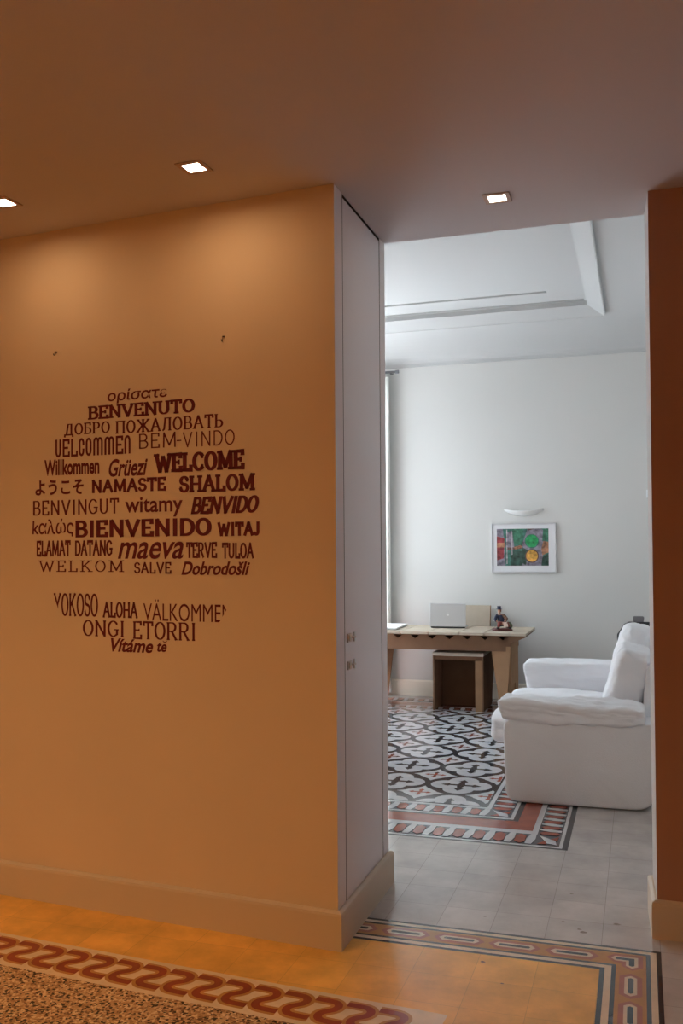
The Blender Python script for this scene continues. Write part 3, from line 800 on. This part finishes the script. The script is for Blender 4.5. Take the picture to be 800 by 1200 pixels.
# ------------------------------------------------------------------ soft shapes
def pillow(name, size, loc, parent, m, rot=(0, 0, 0), n=5.0, puff=0.25, seed=0, wr=0.012, cuts=22, wscale=(5, 5, 5), sag=0.0, axis='z', fold=0.0, ears=0.0, under=0.0):
    bm = bmesh.new(); bmesh.ops.create_cube(bm, size=2.0)
    bmesh.ops.subdivide_edges(bm, edges=bm.edges[:], cuts=cuts, use_grid_fill=True)
    ai = 'xyz'.index(axis); oi = [i for i in range(3) if i != ai]
    rnd = random.Random(seed); off = Vector((rnd.uniform(-50, 50), rnd.uniform(-50, 50), rnd.uniform(-50, 50)))
    for v in bm.verts:
        u = v.co.copy()
        s = (abs(u.x) ** n + abs(u.y) ** n + abs(u.z) ** n) ** (1 / n)
        q = u / s
        e = (abs(q[oi[0]]) ** 3.5 + abs(q[oi[1]]) ** 3.5)
        q[ai] *= (1 + puff * (1 - min(1.3, e)))
        p = Vector((q.x * size[0] / 2, q.y * size[1] / 2, q.z * size[2] / 2))
        w_ = Vector((p.x * wscale[0], p.y * wscale[1], p.z * wscale[2])) + off
        d = noise.fractal(w_, 0.9, 2.1, 5) * wr
        if fold: d += -abs(noise.noise(w_ * 2.3)) * fold
        nrm = Vector((q.x / size[0], q.y / size[1], q.z / size[2])).normalized()
        p += nrm * d
        if ears:                           # pinched, pointed cushion corners
            e4 = (abs(q[oi[0]]) * abs(q[oi[1]])) ** 5 * ears
            for k_ in oi: p[k_] += math.copysign(e4, q[k_])
            p[ai] += e4 * .6
        if under: p.x += under * (0.5 - 0.5 * q.z) * max(0.0, -q.x) ** 3
        if sag: p.z -= sag * (1 - q[oi[0]] ** 2) * (1 - q[oi[1]] ** 2)
        v.co = p
    for f in bm.faces: f.smooth = True
    me = bpy.data.meshes.new(name); bm.to_mesh(me); bm.free(); me.materials.append(m)
    o = bpy.data.objects.new(name, me); COL.objects.link(o); o.parent = parent
    o.location = loc; o.rotation_euler = rot
    md = o.modifiers.new('smooth', 'SUBSURF'); md.levels = 1; md.render_levels = 1
    return o

# ------------------------------------------------------------------ sofa
SX, SY = -0.35, 6.54
sofa = thing('sofa', (SX, SY, 0), 'white slipcovered sofa with plump arms standing on the patterned tile floor', 'sofa')
def rel(p): return (p[0] - SX, p[1] - SY, p[2])
def body_panel(name, prof, y0, y1, seed, wr=0.0065, inset=0.03):
    """upholstered slab: side outline (x, z) with softened rims, extruded along y"""
    # resample the outline finely
    pts = []
    n = len(prof)
    for i in range(n):
        a, b = prof[i], prof[(i + 1) % n]
        L = math.hypot(b[0]-a[0], b[1]-a[1]); k = max(1, int(L / 0.03))
        for q in range(k): pts.append((a[0] + (b[0]-a[0])*q/k, a[1] + (b[1]-a[1])*q/k))
    for _ in range(3):
        pts = [((pts[i-1][0] + 2*pts[i][0] + pts[(i+1) % len(pts)][0]) / 4, (pts[i-1][1] + 2*pts[i][1] + pts[(i+1) % len(pts)][1]) / 4) for i in range(len(pts))]
    cxm = sum(p[0] for p in pts) / len(pts); czm = sum(p[1] for p in pts) / len(pts)
    W = y1 - y0
    layers = [(-0.0, 1), (0.0, .0)]
    rows = []
    # centre fan rings on the near face, wrap round the rim, centre fan on the far face
    ring_s = [.12, .3, .5, .68, .82, .91, .965]
    for s in ring_s: rows.append((y0, s))
    rows += [(y0 + .004, .985), (y0 + .014, 1.0)]
    k = max(2, int(W / 0.04))
    for q in range(1, k): rows.append((y0 + W * q / k, 1.0))
    rows += [(y1 - .014, 1.0), (y1 - .004, .985)]
    for s in reversed(ring_s): rows.append((y1, s))
    vs = []; fs = []; m = len(pts)
    off = Vector((seed * 7.3, seed * 3.1, seed * 1.7))
    for (y, s) in rows:
        for (a, b) in pts:
            x, z = cxm + (a - cxm) * s, czm + (b - czm) * s
            d = noise.fractal(Vector((x * 3.2, y * 4, z * 3.2)) + off, 0.9, 2.0, 5) * wr
            d += noise.noise(Vector((x * 9 + z * 5, y * 6, z * 12)) + off) * wr * .45
            sgn = -1 if y <= y0 + .02 else (1 if y >= y1 - .02 else 0)
            vs.append(rel((x + (0 if sgn else d * (a - cxm)), y + sgn * (d + 0.012 * (1 - s * s)), max(0.006, z))))
    for i in range(len(rows) - 1):
        for j in range(m):
            fs.append((i*m+j, i*m+(j+1) % m, (i+1)*m+(j+1) % m, (i+1)*m+j))
    fs.append(list(range(m))); fs.append([(len(rows)-1)*m+j for j in range(m)])
    mb = MB(); mb.add(vs, fs, MT['sofa'])
    return mb.build(name, sofa, smooth=True)
arm_prof = [(-.775, .012), (-.735, .006), (-.01, .006), (.05, .03), (.10, .16), (.12, .5), (.02, .50), (-.79, .49)]
body_panel('arm_panel', arm_prof, 5.585, 5.86, 1)
body_panel('arm_panel', arm_prof, 7.20, 7.47, 2)
body_panel('seat_base', [(-.80, .03), (-.78, .008), (-.05, .008), (-.05, .28), (-.80, .28)], 5.865, 7.195, 3)
body_panel('back_frame', [(-.045, .01), (.05, .03), (.12, .2), (.175, .80), (.15, .84), (.06, .84), (.03, .80)], 5.862, 7.198, 4)
pillow('arm_cushion', (0.845, 0.30, 0.128), rel((-0.405, 5.715, 0.538)), sofa, MT['sofa'], (0, R(1.2), 0), 9, 0.14, 11, 0.020, 34, (3.5, 5, 7), 0, 'z', 0.022, 0.022, 0.045)
pillow('arm_cushion', (0.84, 0.30, 0.25), rel((-0.44, 7.33, 0.53)), sofa, MT['sofa'], (0, R(-0.6), 0), 12, 0.05, 12, 0.014, 30, (3.5, 5, 7), 0, 'z', 0.014, 0.02, 0.04)
for i, y in enumerate((6.20, 6.86)):
    pillow('seat_cushion', (0.80, 0.655, 0.19), rel((-0.525, y, 0.365)), sofa, MT['sofa'], (0, R(1), 0), 7, 0.16, 20 + i, 0.012, 24, (4, 4, 6), 0, 'z', 0.008)
pillow('back_cushion', (0.20, 0.645, 0.47), rel((-0.085, 6.195, 0.655)), sofa, MT['sofa'], (0, R(15), 0), 8, 0.2, 31, 0.016, 28, (5, 5, 6), 0, 'x', 0.016, 0.012)
pillow('back_cushion', (0.21, 0.65, 0.54), rel((-0.055, 6.86, 0.705)), sofa, MT['sofa'], (0, R(10), 0), 4.5, 0.25, 32, 0.014, 26, (5, 5, 6), 0, 'x', 0.014)

# ------------------------------------------------------------------ cardboard desk
DX, DY = -1.83, 8.83
desk = thing('desk', (DX, DY, 0), 'brown cardboard desk with splayed panel legs in front of the white back wall', 'desk')
def dr(p): return (p[0] - DX, p[1] - DY, p[2])
yf, yr = 8.45, 9.21
xe0, xe1 = -2.685, -0.975
mb = MB()
br_ = [xe0, -2.41, -2.14, -1.87, -1.59, -1.355, xe1]
for a, b in zip(br_[:-1], br_[1:]):
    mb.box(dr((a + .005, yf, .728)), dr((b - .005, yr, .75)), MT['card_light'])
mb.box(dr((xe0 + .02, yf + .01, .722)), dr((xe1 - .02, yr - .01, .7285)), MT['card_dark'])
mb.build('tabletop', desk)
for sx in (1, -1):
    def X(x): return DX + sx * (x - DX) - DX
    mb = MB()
    mb.prism([(X(xe1), .727), (X(xe1 - .01), .735 - .02), (X(-1.095), .668), (X(-1.13), .668), (X(-1.13), .7215), (X(xe1 - .03), .7215)], 'y', yf + .012 - DY, yr - .012 - DY, MT['card_shade'], MT['card_dark'])
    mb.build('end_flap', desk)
def beam(y0, y1):
    top = []
    x = -2.44; z1, zt = .7215, .575
    pts = [(-1.13, zt), (-1.13, z1)]
    k = 0; xs = -1.20
    while xs > -2.47:
        pts += [(xs + .045, z1), (xs + .035, z1 - .02), (xs, z1 - .045), (xs - .035, z1 - .02), (xs - .045, z1)]
        xs -= .165
    pts += [(2 * DX + 1.13, z1), (2 * DX + 1.13, zt)]
    mb = MB(); mb.prism([(p[0] - DX, p[1]) for p in pts], 'y', y0 - DY, y1 - DY, MT['card_shade']); return mb
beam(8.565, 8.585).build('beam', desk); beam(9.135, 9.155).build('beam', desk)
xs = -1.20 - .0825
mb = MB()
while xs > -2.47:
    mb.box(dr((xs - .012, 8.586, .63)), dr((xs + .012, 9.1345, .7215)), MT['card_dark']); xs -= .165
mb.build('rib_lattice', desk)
for sx in (1, -1):
    def X(x): return DX + sx * (x - DX) - DX
    for y0, sy in ((8.54, 1), (9.128, -1)):
        pl_ = [(-1.325, .629), (-1.318, .572), (-1.232, .0), (-1.175, .0), (-1.152, .30), (-1.128, .62)]
        va = [(X(x), y0 + sy * (-1.128 - x) * .55 - DY, z) for x, z in pl_]
        vb = [(X(x), y0 + sy * ((-1.128 - x) * .55 + .02) - DY, z) for x, z in pl_]
        n = len(pl_)
        mb = MB(); mb.add(va + vb, [list(range(n)), list(range(n, 2 * n))[::-1]] + [(k, (k + 1) % n, n + (k + 1) % n, n + k) for k in range(n)], MT['card'])
        mb.build('leg', desk)
    mb = MB()
    mb.prism([(8.5765 - DY, .667), (9.0835 - DY, .667), (9.0835 - DY, .0), (8.93 - DY, .0), (8.88 - DY, .26), (8.78 - DY, .26), (8.73 - DY, .0), (8.5765 - DY, .0)], 'x', X(-1.150), X(-1.128), MT['card'])
    mb.build('side_panel', desk)

# ------------------------------------------------------------------ cardboard chair pushed under the desk
CXx, CYy = -1.63, 8.87
ch = thing('cardboard_chair', (CXx, CYy, 0), 'brown cardboard box chair with cream seat pushed under the desk', 'chair')
def cr(p): return (p[0] - CXx, p[1] - CYy, p[2])
x0, x1 = -1.868, -1.392
for a, b, nm in ((x0, x0 + .014, 'side_panel'), (x1 - .016, x1, 'side_panel')):
    mb = MB()
    mb.prism([(8.62 - CYy, 0), (8.62 - CYy, .515), (9.235 - CYy, .515), (9.25 - CYy, .40), (9.29 - CYy, .32), (9.20 - CYy, .20), (9.14 - CYy, 0)], 'x', a - CXx, b - CXx, MT['card_shade'])
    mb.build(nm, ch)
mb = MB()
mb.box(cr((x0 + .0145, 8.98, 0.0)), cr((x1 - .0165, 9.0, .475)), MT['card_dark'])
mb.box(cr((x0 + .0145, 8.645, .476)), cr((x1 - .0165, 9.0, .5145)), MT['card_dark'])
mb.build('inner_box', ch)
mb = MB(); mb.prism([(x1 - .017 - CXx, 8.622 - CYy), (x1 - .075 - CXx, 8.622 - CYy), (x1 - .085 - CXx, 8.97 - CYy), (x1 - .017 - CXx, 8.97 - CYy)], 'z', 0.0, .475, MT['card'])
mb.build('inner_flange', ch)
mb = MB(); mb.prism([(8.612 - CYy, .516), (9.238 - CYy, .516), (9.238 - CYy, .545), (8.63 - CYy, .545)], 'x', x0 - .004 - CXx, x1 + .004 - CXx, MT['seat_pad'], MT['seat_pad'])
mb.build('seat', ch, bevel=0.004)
mb = MB()
mb.prism([(9.240 - CYy, .50), (9.29 - CYy, .50), (9.37 - CYy, .95), (9.31 - CYy, .95)], 'x', x0 - .01 - CXx, x1 - .035 - CXx, MT['card'], MT['card_light'])
mb.build('backrest', ch, bevel=0.003)

# ------------------------------------------------------------------ laptop, folder
LX, LY = -1.775, 8.90
lp = thing('laptop', (LX, LY, 0.7505), 'open silver laptop seen from behind, standing on the cardboard desk', 'laptop', rz=R(4))
MB().box((-.17, .004, .001), (.17, .225, .016), MT['alu']).build('base', lp, bevel=0.004)
mb = MB(); mb.box((-.165, -.002, .004), (.165, .0035, .014), MT['black']); mb.build('hinge', lp)
MB().box((-.14, .03, .0162), (.14, .13, .0178), MT['black']).build('keyboard', lp)
mb = MB(); mb.box((-.174, -.004, 0), (.174, .003, .226), MT['alu'])
lid = mb.build('lid', lp, bevel=0.003); lid.location = (0, -.003, .0145); lid.rotation_euler = (R(-3), 0, 0)
# bitten-fruit mark on the lid
pts = []
for k in range(40):
    t = 2 * PI * k / 40
    r = 0.0125 * (1 + 0.06 * math.cos(2 * t)) - 0.0022 * math.exp(-((t - PI/2) / .3) ** 2) - 0.0016 * math.exp(-((t - 1.5*PI) / .25) ** 2)
    x, z = r * 1.0 * math.cos(t), r * 1.05 * math.sin(t)
    d = math.hypot(x - .0155, z - .001)
    if d < .006:
        x, z = .0155 + (x - .0155) * .006 / max(d, 1e-4), .001 + (z - .001) * .006 / max(d, 1e-4)
        if x > .0155: x = .0155 - .006
    pts.append((x, z + .116))
mb = MB(); mb.prism(pts, 'y', -.0046, -.0041, MT['alu_mark'])
mb.prism([(0, .131), (.001, .135), (.004, .138), (.0055, .1385), (.005, .135), (.0025, .132)], 'y', -.0046, -.0041, MT['alu_mark'])
mb.build('lid_mark', lid)
o = MB().box((-.16, -.26, 0), (.16, .26, .004), MT['black']).box((-.165, -.265, .0045), (.165, .265, .022), MT['paper']).build('folder', bevel=0.003)
o.location = (-2.385, 8.83, .7505); o.rotation_euler = (0, 0, R(2))
tag(o, 'flat white folder lying at the left end of the cardboard desk', 'folder')

# ------------------------------------------------------------------ painted figurine
fg = thing('figurine', (-1.228, 8.74, 0.7505), 'small painted figurine of a seated man in a top hat on a dark oval base', 'figurine', rz=R(8))
mb = MB(); mb.lathe([(.092, 0), (.096, .006), (.092, .016), (.084, .022), (.08, .024)], MT['wood'], (0, 0, 0), 28, 1.0, .62); mb.build('plinth', fg, smooth=True)
bm = bmesh.new(); lay = bm.verts.layers.skin.verify()
J = {}
def jv(k, co, r, root=False):
    v = bm.verts.new(co); v[lay].radius = (r, r); v[lay].use_root = root; J[k] = v
jv('pel', (0.0, .015, .062), .022, True); jv('wst', (-.008, .012, .095), .018); jv('chs', (-.018, .008, .13), .022); jv('nck', (-.024, .0, .155), .010)
jv('hd0', (-.027, -.004, .170), .014); jv('hd1', (-.028, -.006, .190), .015); jv('hd2', (-.028, -.006, .203), .009)
jv('lsh', (.008, .0, .143), .011); jv('lel', (.036, -.018, .115), .009); jv('lha', (.022, -.05, .090), .006)
jv('rsh', (-.047, .0, .142), .011); jv('rel', (-.064, -.015, .108), .009); jv('rha', (-.046, -.045, .085), .006)
jv('lkn', (.045, -.042, .066), .013); jv('lan', (.060, -.046, .032), .008); jv('lto', (.078, -.056, .028), .008)
jv('rkn', (-.030, -.046, .070), .013); jv('ran', (-.036, -.044, .033), .008); jv('rto', (-.042, -.066, .028), .008)
for a, b in (('pel','wst'),('wst','chs'),('chs','nck'),('nck','hd0'),('hd0','hd1'),('hd1','hd2'),('chs','lsh'),('lsh','lel'),('lel','lha'),('chs','rsh'),('rsh','rel'),('rel','rha'),('pel','lkn'),('lkn','lan'),('lan','lto'),('pel','rkn'),('rkn','ran'),('ran','rto')):
    bm.edges.new((J[a], J[b]))
me = bpy.data.meshes.new('body'); bm.to_mesh(me); bm.free(); me.materials.append(MT['skin'])
bo = bpy.data.objects.new('body', me); COL.objects.link(bo); bo.parent = fg
sk = bo.modifiers.new('skin', 'SKIN'); sk.use_smooth_shade = True
sb = bo.modifiers.new('sub', 'SUBSURF'); sb.levels = 2; sb.render_levels = 2
mb = MB(); mb.lathe([(.030, .0), (.031, .003), (.019, .005), (.018, .026), (.020, .030), (.016, .031)], MT['navy'], (-.029, -.004, .199), 18); mb.build('hat', fg, smooth=True)
mb = MB(); mb.lathe([(.017, -.014), (.0185, 0), (.017, .010), (.012, .016)], MT['hair'], (-.026, .002, .188), 16); mb.build('hair', fg, smooth=True)
mb = MB(); mb.tube([(.004, .018, .050), (-.004, .013, .080), (-.014, .010, .112), (-.022, .006, .146), (-.024, .002, .154)], [.038, .032, .031, .027, .014], MT['navy'], 16)
mb.build('coat', fg, smooth=True)
for sx, a in ((1, [(.006, .002, .143), (.024, -.008, .130), (.038, -.020, .113), (.028, -.040, .097)]), (-1, [(-.044, .002, .143), (-.058, -.008, .126), (-.066, -.016, .106), (-.053, -.036, .092)])):
    mb = MB(); mb.tube(a, [.017, .016, .015, .013], MT['brown'] if sx > 0 else MT['navy'], 12); mb.build('sleeve', fg, smooth=True)
for a in ([(.004, .006, .062), (.028, -.02, .068), (.047, -.044, .068), (.055, -.046, .048), (.060, -.046, .034)], [(-.004, .004, .064), (-.018, -.02, .070), (-.031, -.048, .072), (-.034, -.046, .052), (-.036, -.044, .035)]):
    mb = MB(); mb.tube(a, [.021, .019, .017, .014, .013], MT['maroon'], 12); mb.build('trouser_leg', fg, smooth=True)
for c in ((.070, -.052, .031), (-.040, -.056, .031)):
    mb = MB(); mb.lathe([(.004, -.009), (.014, -.007), (.016, 0), (.010, .008), (.003, .010)], MT['black'], c, 14, 1.0, 1.3); mb.build('shoe', fg, smooth=True)
mb = MB(); mb.lathe([(.010, 0), (.030, .006), (.034, .022), (.026, .042), (.012, .052), (.014, .058)], MT['olive'], (.062, .010, .024), 18, 1.0, .8); mb.build('bag', fg, smooth=True)
mb = MB(); mb.box((-.020, -.0012, -.024), (.020, .0012, .024), MT['pale']); o = mb.build('paper_sheet', fg); o.location = (.030, -.066, .062); o.rotation_euler = (R(-30), 0, R(18))
mb = MB(); mb.lathe([(.004, -.006), (.005, 0), (.002, .004)], MT['skin'], (-.028, -.022, .186), 8); mb.build('nose', fg, smooth=True)

# ------------------------------------------------------------------ picture, lamp, plate on the back wall
kY = YB / 9.6
def bw(x, z): return x * kY, EYE + (z - EYE) * kY
xa, za = bw(-1.452, 1.775); xb, zb = bw(-0.799, 1.274)
PCx, PCz = (xa + xb) / 2, (za + zb) / 2
pic = thing('framed_picture', (PCx, YB, PCz), 'framed colourful abstract picture with green and yellow discs hanging on white wall', 'picture')
hw, hh = (xb - xa) / 2, (za - zb) / 2
mb = MB(); fw = .012
for lo, hi in (((-hw, -hh), (-hw + fw, hh)), ((hw - fw, -hh), (hw, hh)), ((-hw + fw, -hh), (hw - fw, -hh + fw)), ((-hw + fw, hh - fw), (hw - fw, hh))):
    mb.box((lo[0], -.026, lo[1]), (hi[0], -.001, hi[1]), MT['frame'])
mb.build('frame', pic, bevel=0.002)
MB().box((-hw + fw, -.016, -hh + fw), (hw - fw, -.004, hh - fw), MT['mount']).build('mount', pic)
ax0, az0 = bw(-1.395, 1.721); ax1, az1 = bw(-0.874, 1.343)
aw, ah = ax1 - ax0, az0 - az1
def PM(n, c): return mat(n, c, 0.45, 0.3, 0.55, 25, coat=0.6)
P_ = dict(teal=PM('art_teal', (.05, .16, .13)), dk=PM('art_dark_green', (.03, .075, .06)), grey=PM('art_violet_grey', (.21, .19, .24)), red=PM('art_red', (.26, .04, .05)),
          green=PM('art_green', (.02, .30, .10)), yel=PM('art_yellow', (.66, .34, .07)), orn=PM('art_orange', (.36, .17, .10)), mid=PM('art_mid_green', (.04, .16, .10)), brown=PM('art_brown', (.13, .07, .06)), pale=PM('art_pale', (.45, .42, .45)))
mb = MB(); LY0 = [-.0162]
def ap(pts, m):
    LY0[0] -= .00006
    mb.add([(ax0 - PCx + a * aw, LY0[0], az1 - PCz + b * ah) for a, b in pts], [list(range(len(pts)))], P_[m])
def disc(cx, cy, r, m, n=28): ap([(cx + r * math.cos(2*PI*k/n) * ah / aw, cy + r * math.sin(2*PI*k/n)) for k in range(n)], m)
ap([(0, 0), (1, 0), (1, 1), (0, 1)], 'teal')
ap([(0, 0), (.17, 0), (.17, .30), (.12, 1), (0, 1)], 'grey'); ap([(0, .15), (.13, .2), (.15, .75), (0, .8)], 'red'); ap([(0, .5), (.16, .5), (.16, .62), (0, .62)], 'orn')
ap([(.2, .42), (.48, .46), (.52, .55), (.2, .5)], 'brown'); ap([(.17, .5), (.34, .5), (.3, .95), (.2, .9)], 'grey'); ap([(.26, 0), (.5, 0), (.5, .4), (.28, .42)], 'dk')
ap([(.34, .6), (.5, .55), (.52, 1), (.3, 1)], 'mid'); ap([(.36, .44), (.5, .5), (.46, .56), (.34, .5)], 'orn'); ap([(.5, .0), (.88, 0), (.9, .5), (.96, .9), (.85, 1), (.6, 1), (.5, .6)], 'grey')
ap([(.62, .95), (.75, 1), (.58, 1)], 'brown'); ap([(.86, 0), (1, 0), (1, .34), (.88, .22)], 'dk'); ap([(.88, .28), (1, .36), (1, .64), (.9, .66), (.86, .45)], 'orn'); ap([(.88, .66), (1, .7), (1, 1), (.9, .98)], 'mid')
ap([(.46, .1), (.56, .02), (.62, .4), (.5, .5)], 'dk'); ap([(.19, .05), (.205, .05), (.205, .98), (.19, .98)], 'pale'); ap([(.29, .3), (.305, .3), (.305, .9), (.29, .9)], 'pale')
disc(.68, .66, .19, 'teal'); disc(.68, .67, .165, 'green'); disc(.68, .26, .185, 'brown'); disc(.68, .265, .155, 'yel')
mb.build('artwork', pic, recalc=False)

# shallow curved wall lamp
lx0, lz0 = bw(-1.312, 1.925); lx1, _ = bw(-0.925, 1.915); _, lzb = bw(0, 1.872)
sc = thing('wall_lamp', ((lx0 + lx1) / 2, YB, (lz0 + lzb) / 2), 'shallow white curved uplighter on the wall above the framed picture', 'wall lamp')
hw = (lx1 - lx0) / 2; n = 24
vs = []; fs = []
# dished tray: crescent seen from the front, bowing out from the wall
rows = 6
for j in range(rows + 1):
    for i in range(n + 1):
        t = -1 + 2 * i / n
        zt = .022 * t * t + .004; zb_ = -.046 + .058 * t * t
        dpt = .105 * math.sqrt(max(0.0, 1 - t * t * .96))
        q = j / rows
        vs.append((t * hw, -dpt * (q ** .6) - .002, zb_ + (zt - zb_) * q))
for j in range(rows):
    for i in range(n):
        a = j * (n + 1) + i; fs.append((a, a + 1, a + n + 2, a + n + 1))
mb = MB(); mb.add(vs, fs, MT['plaster'])
sh = mb.build('bowl', sc, smooth=True)
so = sh.modifiers.new('solid', 'SOLIDIFY'); so.thickness = .006; so.offset = 1
MB().box((-.05, -.02, -.015), (.05, -.0005, .012), MT['plaster']).build('wall_bracket', sc, bevel=.003)

px0, pz0 = bw(.070, 2.088); px1, pz1 = bw(.150, 2.008)
pl = thing('wall_plate', ((px0 + px1) / 2, YB, (pz0 + pz1) / 2), 'small white square plate on the back wall beside the right door edge', 'wall plate')
h = (px1 - px0) / 2
MB().box((-h, -.010, -h), (h, -.0005, h), MT['white_pl']).build('cover', pl, bevel=.003)
MB().box((-h * .45, -.013, -h * .6), (h * .45, -.0101, h * .6), MT['paper']).build('button', pl, bevel=.001)

# ------------------------------------------------------------------ curtain and rod by the back window
rod_z = EYE + (3.416 - EYE) * 9.34 / 9.6; rod_x = -2.423 * 9.34 / 9.6
rd = thing('curtain_rod', (-2.98, 9.34, rod_z), 'slim grey curtain rod with end cap by the back wall', 'curtain rod')
mb = MB(); mb.tube([(-.60, 0, 0), (rod_x - .03 + 2.98, 0, 0)], .012, MT['grey_pl'], 12); mb.build('pole', rd, smooth=True)
for e in (rod_x + 2.98 - .03, -.60):
    mb = MB(); mb.tube([(e - .004, 0, 0), (e + .03, 0, 0)], .019, MT['grey_pl'], 14); mb.build('finial', rd, smooth=True)
for e in (-.5, rod_x + 2.98 - .10):
    mb = MB(); mb.tube([(e, .006, 0), (e, YB - 9.34 - .004, 0)], .008, MT['grey_pl'], 10); mb.lathe([(.02, 0), (.02, .006)], MT['grey_pl'], (e, YB - 9.34 - .008, -.003), 12); mb.build('bracket', rd)
cvs = []; cfs = []; nx, nz = 120, 12; cx0, cx1 = -3.54, -2.46
for j in range(nz + 1):
    z = .04 + (rod_z - .05 - .04) * j / nz
    for i in range(nx + 1):
        u = i / nx
        cvs.append((cx0 + (cx1 - cx0) * u - cx0, .026 * math.sin(u * 2 * PI * 11 + .4 * math.sin(z * 1.3)) * (0.7 + .3 * (1 - j / nz)), z))
for j in range(nz):
    for i in range(nx):
        a = j * (nx + 1) + i; cfs.append((a, a + 1, a + nx + 2, a + nx + 1))
mb = MB(); mb.add(cvs, cfs, MT['curtain']); cu = mb.build('curtain', smooth=True, recalc=False)
cu.location = (cx0, 9.34, 0); cu.modifiers.new('solid', 'SOLIDIFY').thickness = .003
tag(cu, 'white pleated curtain hanging from the rod at the left of the back wall', 'curtain')

# ------------------------------------------------------------------ dark chair behind the sofa
oc = thing('office_chair', (-.02, 8.02, 0), 'dark upholstered swivel chair whose back shows above the white sofa', 'chair')
mb = MB(); mb.prism([(-.155, .56), (.155, .56), (.165, .70), (.165, .80), (.135, .885), (.09, .905), (-.07, .905), (-.11, .885), (-.165, .80), (-.165, .70)], 'y', -.03, .03, MT['dark_fabric']); mb.build('backrest', oc, bevel=.012, seg=3)
mb = MB(); mb.prism([(-.035, .906), (.045, .906), (.05, .945), (.038, .952), (-.028, .952), (-.04, .945)], 'y', -.018, .018, MT['grey_pl']); mb.build('back_handle', oc, bevel=.006)
mb = MB(); mb.box((-.022, .032, .40), (.022, .048, .80), MT['black']); mb.build('back_support', oc, bevel=.004)
pillow('seat', (.44, .42, .07), (0, -.20, .45), oc, MT['dark_fabric'], n=6, puff=.2, wr=.002, cuts=10)
mb = MB(); mb.tube([(0, -.19, .10), (0, -.19, .415)], .025, MT['grey_pl'], 14); mb.build('gas_column', oc, smooth=True)
for k in range(5):
    t = 2 * PI * k / 5 + .3
    ex, ey = .27 * math.cos(t), -.19 + .27 * math.sin(t)
    mb = MB(); mb.tube([(.02 * math.cos(t), -.19 + .02 * math.sin(t), .11), (ex, ey, .075)], [.02, .013], MT['black'], 10); mb.build('base_spoke', oc, smooth=True)
    mb = MB(); mb.tube([(ex - .012 * math.sin(t), ey + .012 * math.cos(t), .030), (ex + .012 * math.sin(t), ey - .012 * math.cos(t), .030)], .030, MT['black'], 14)
    mb.tube([(ex, ey, .05), (ex, ey, .078)], .006, MT['black'], 8); mb.build('caster', oc)
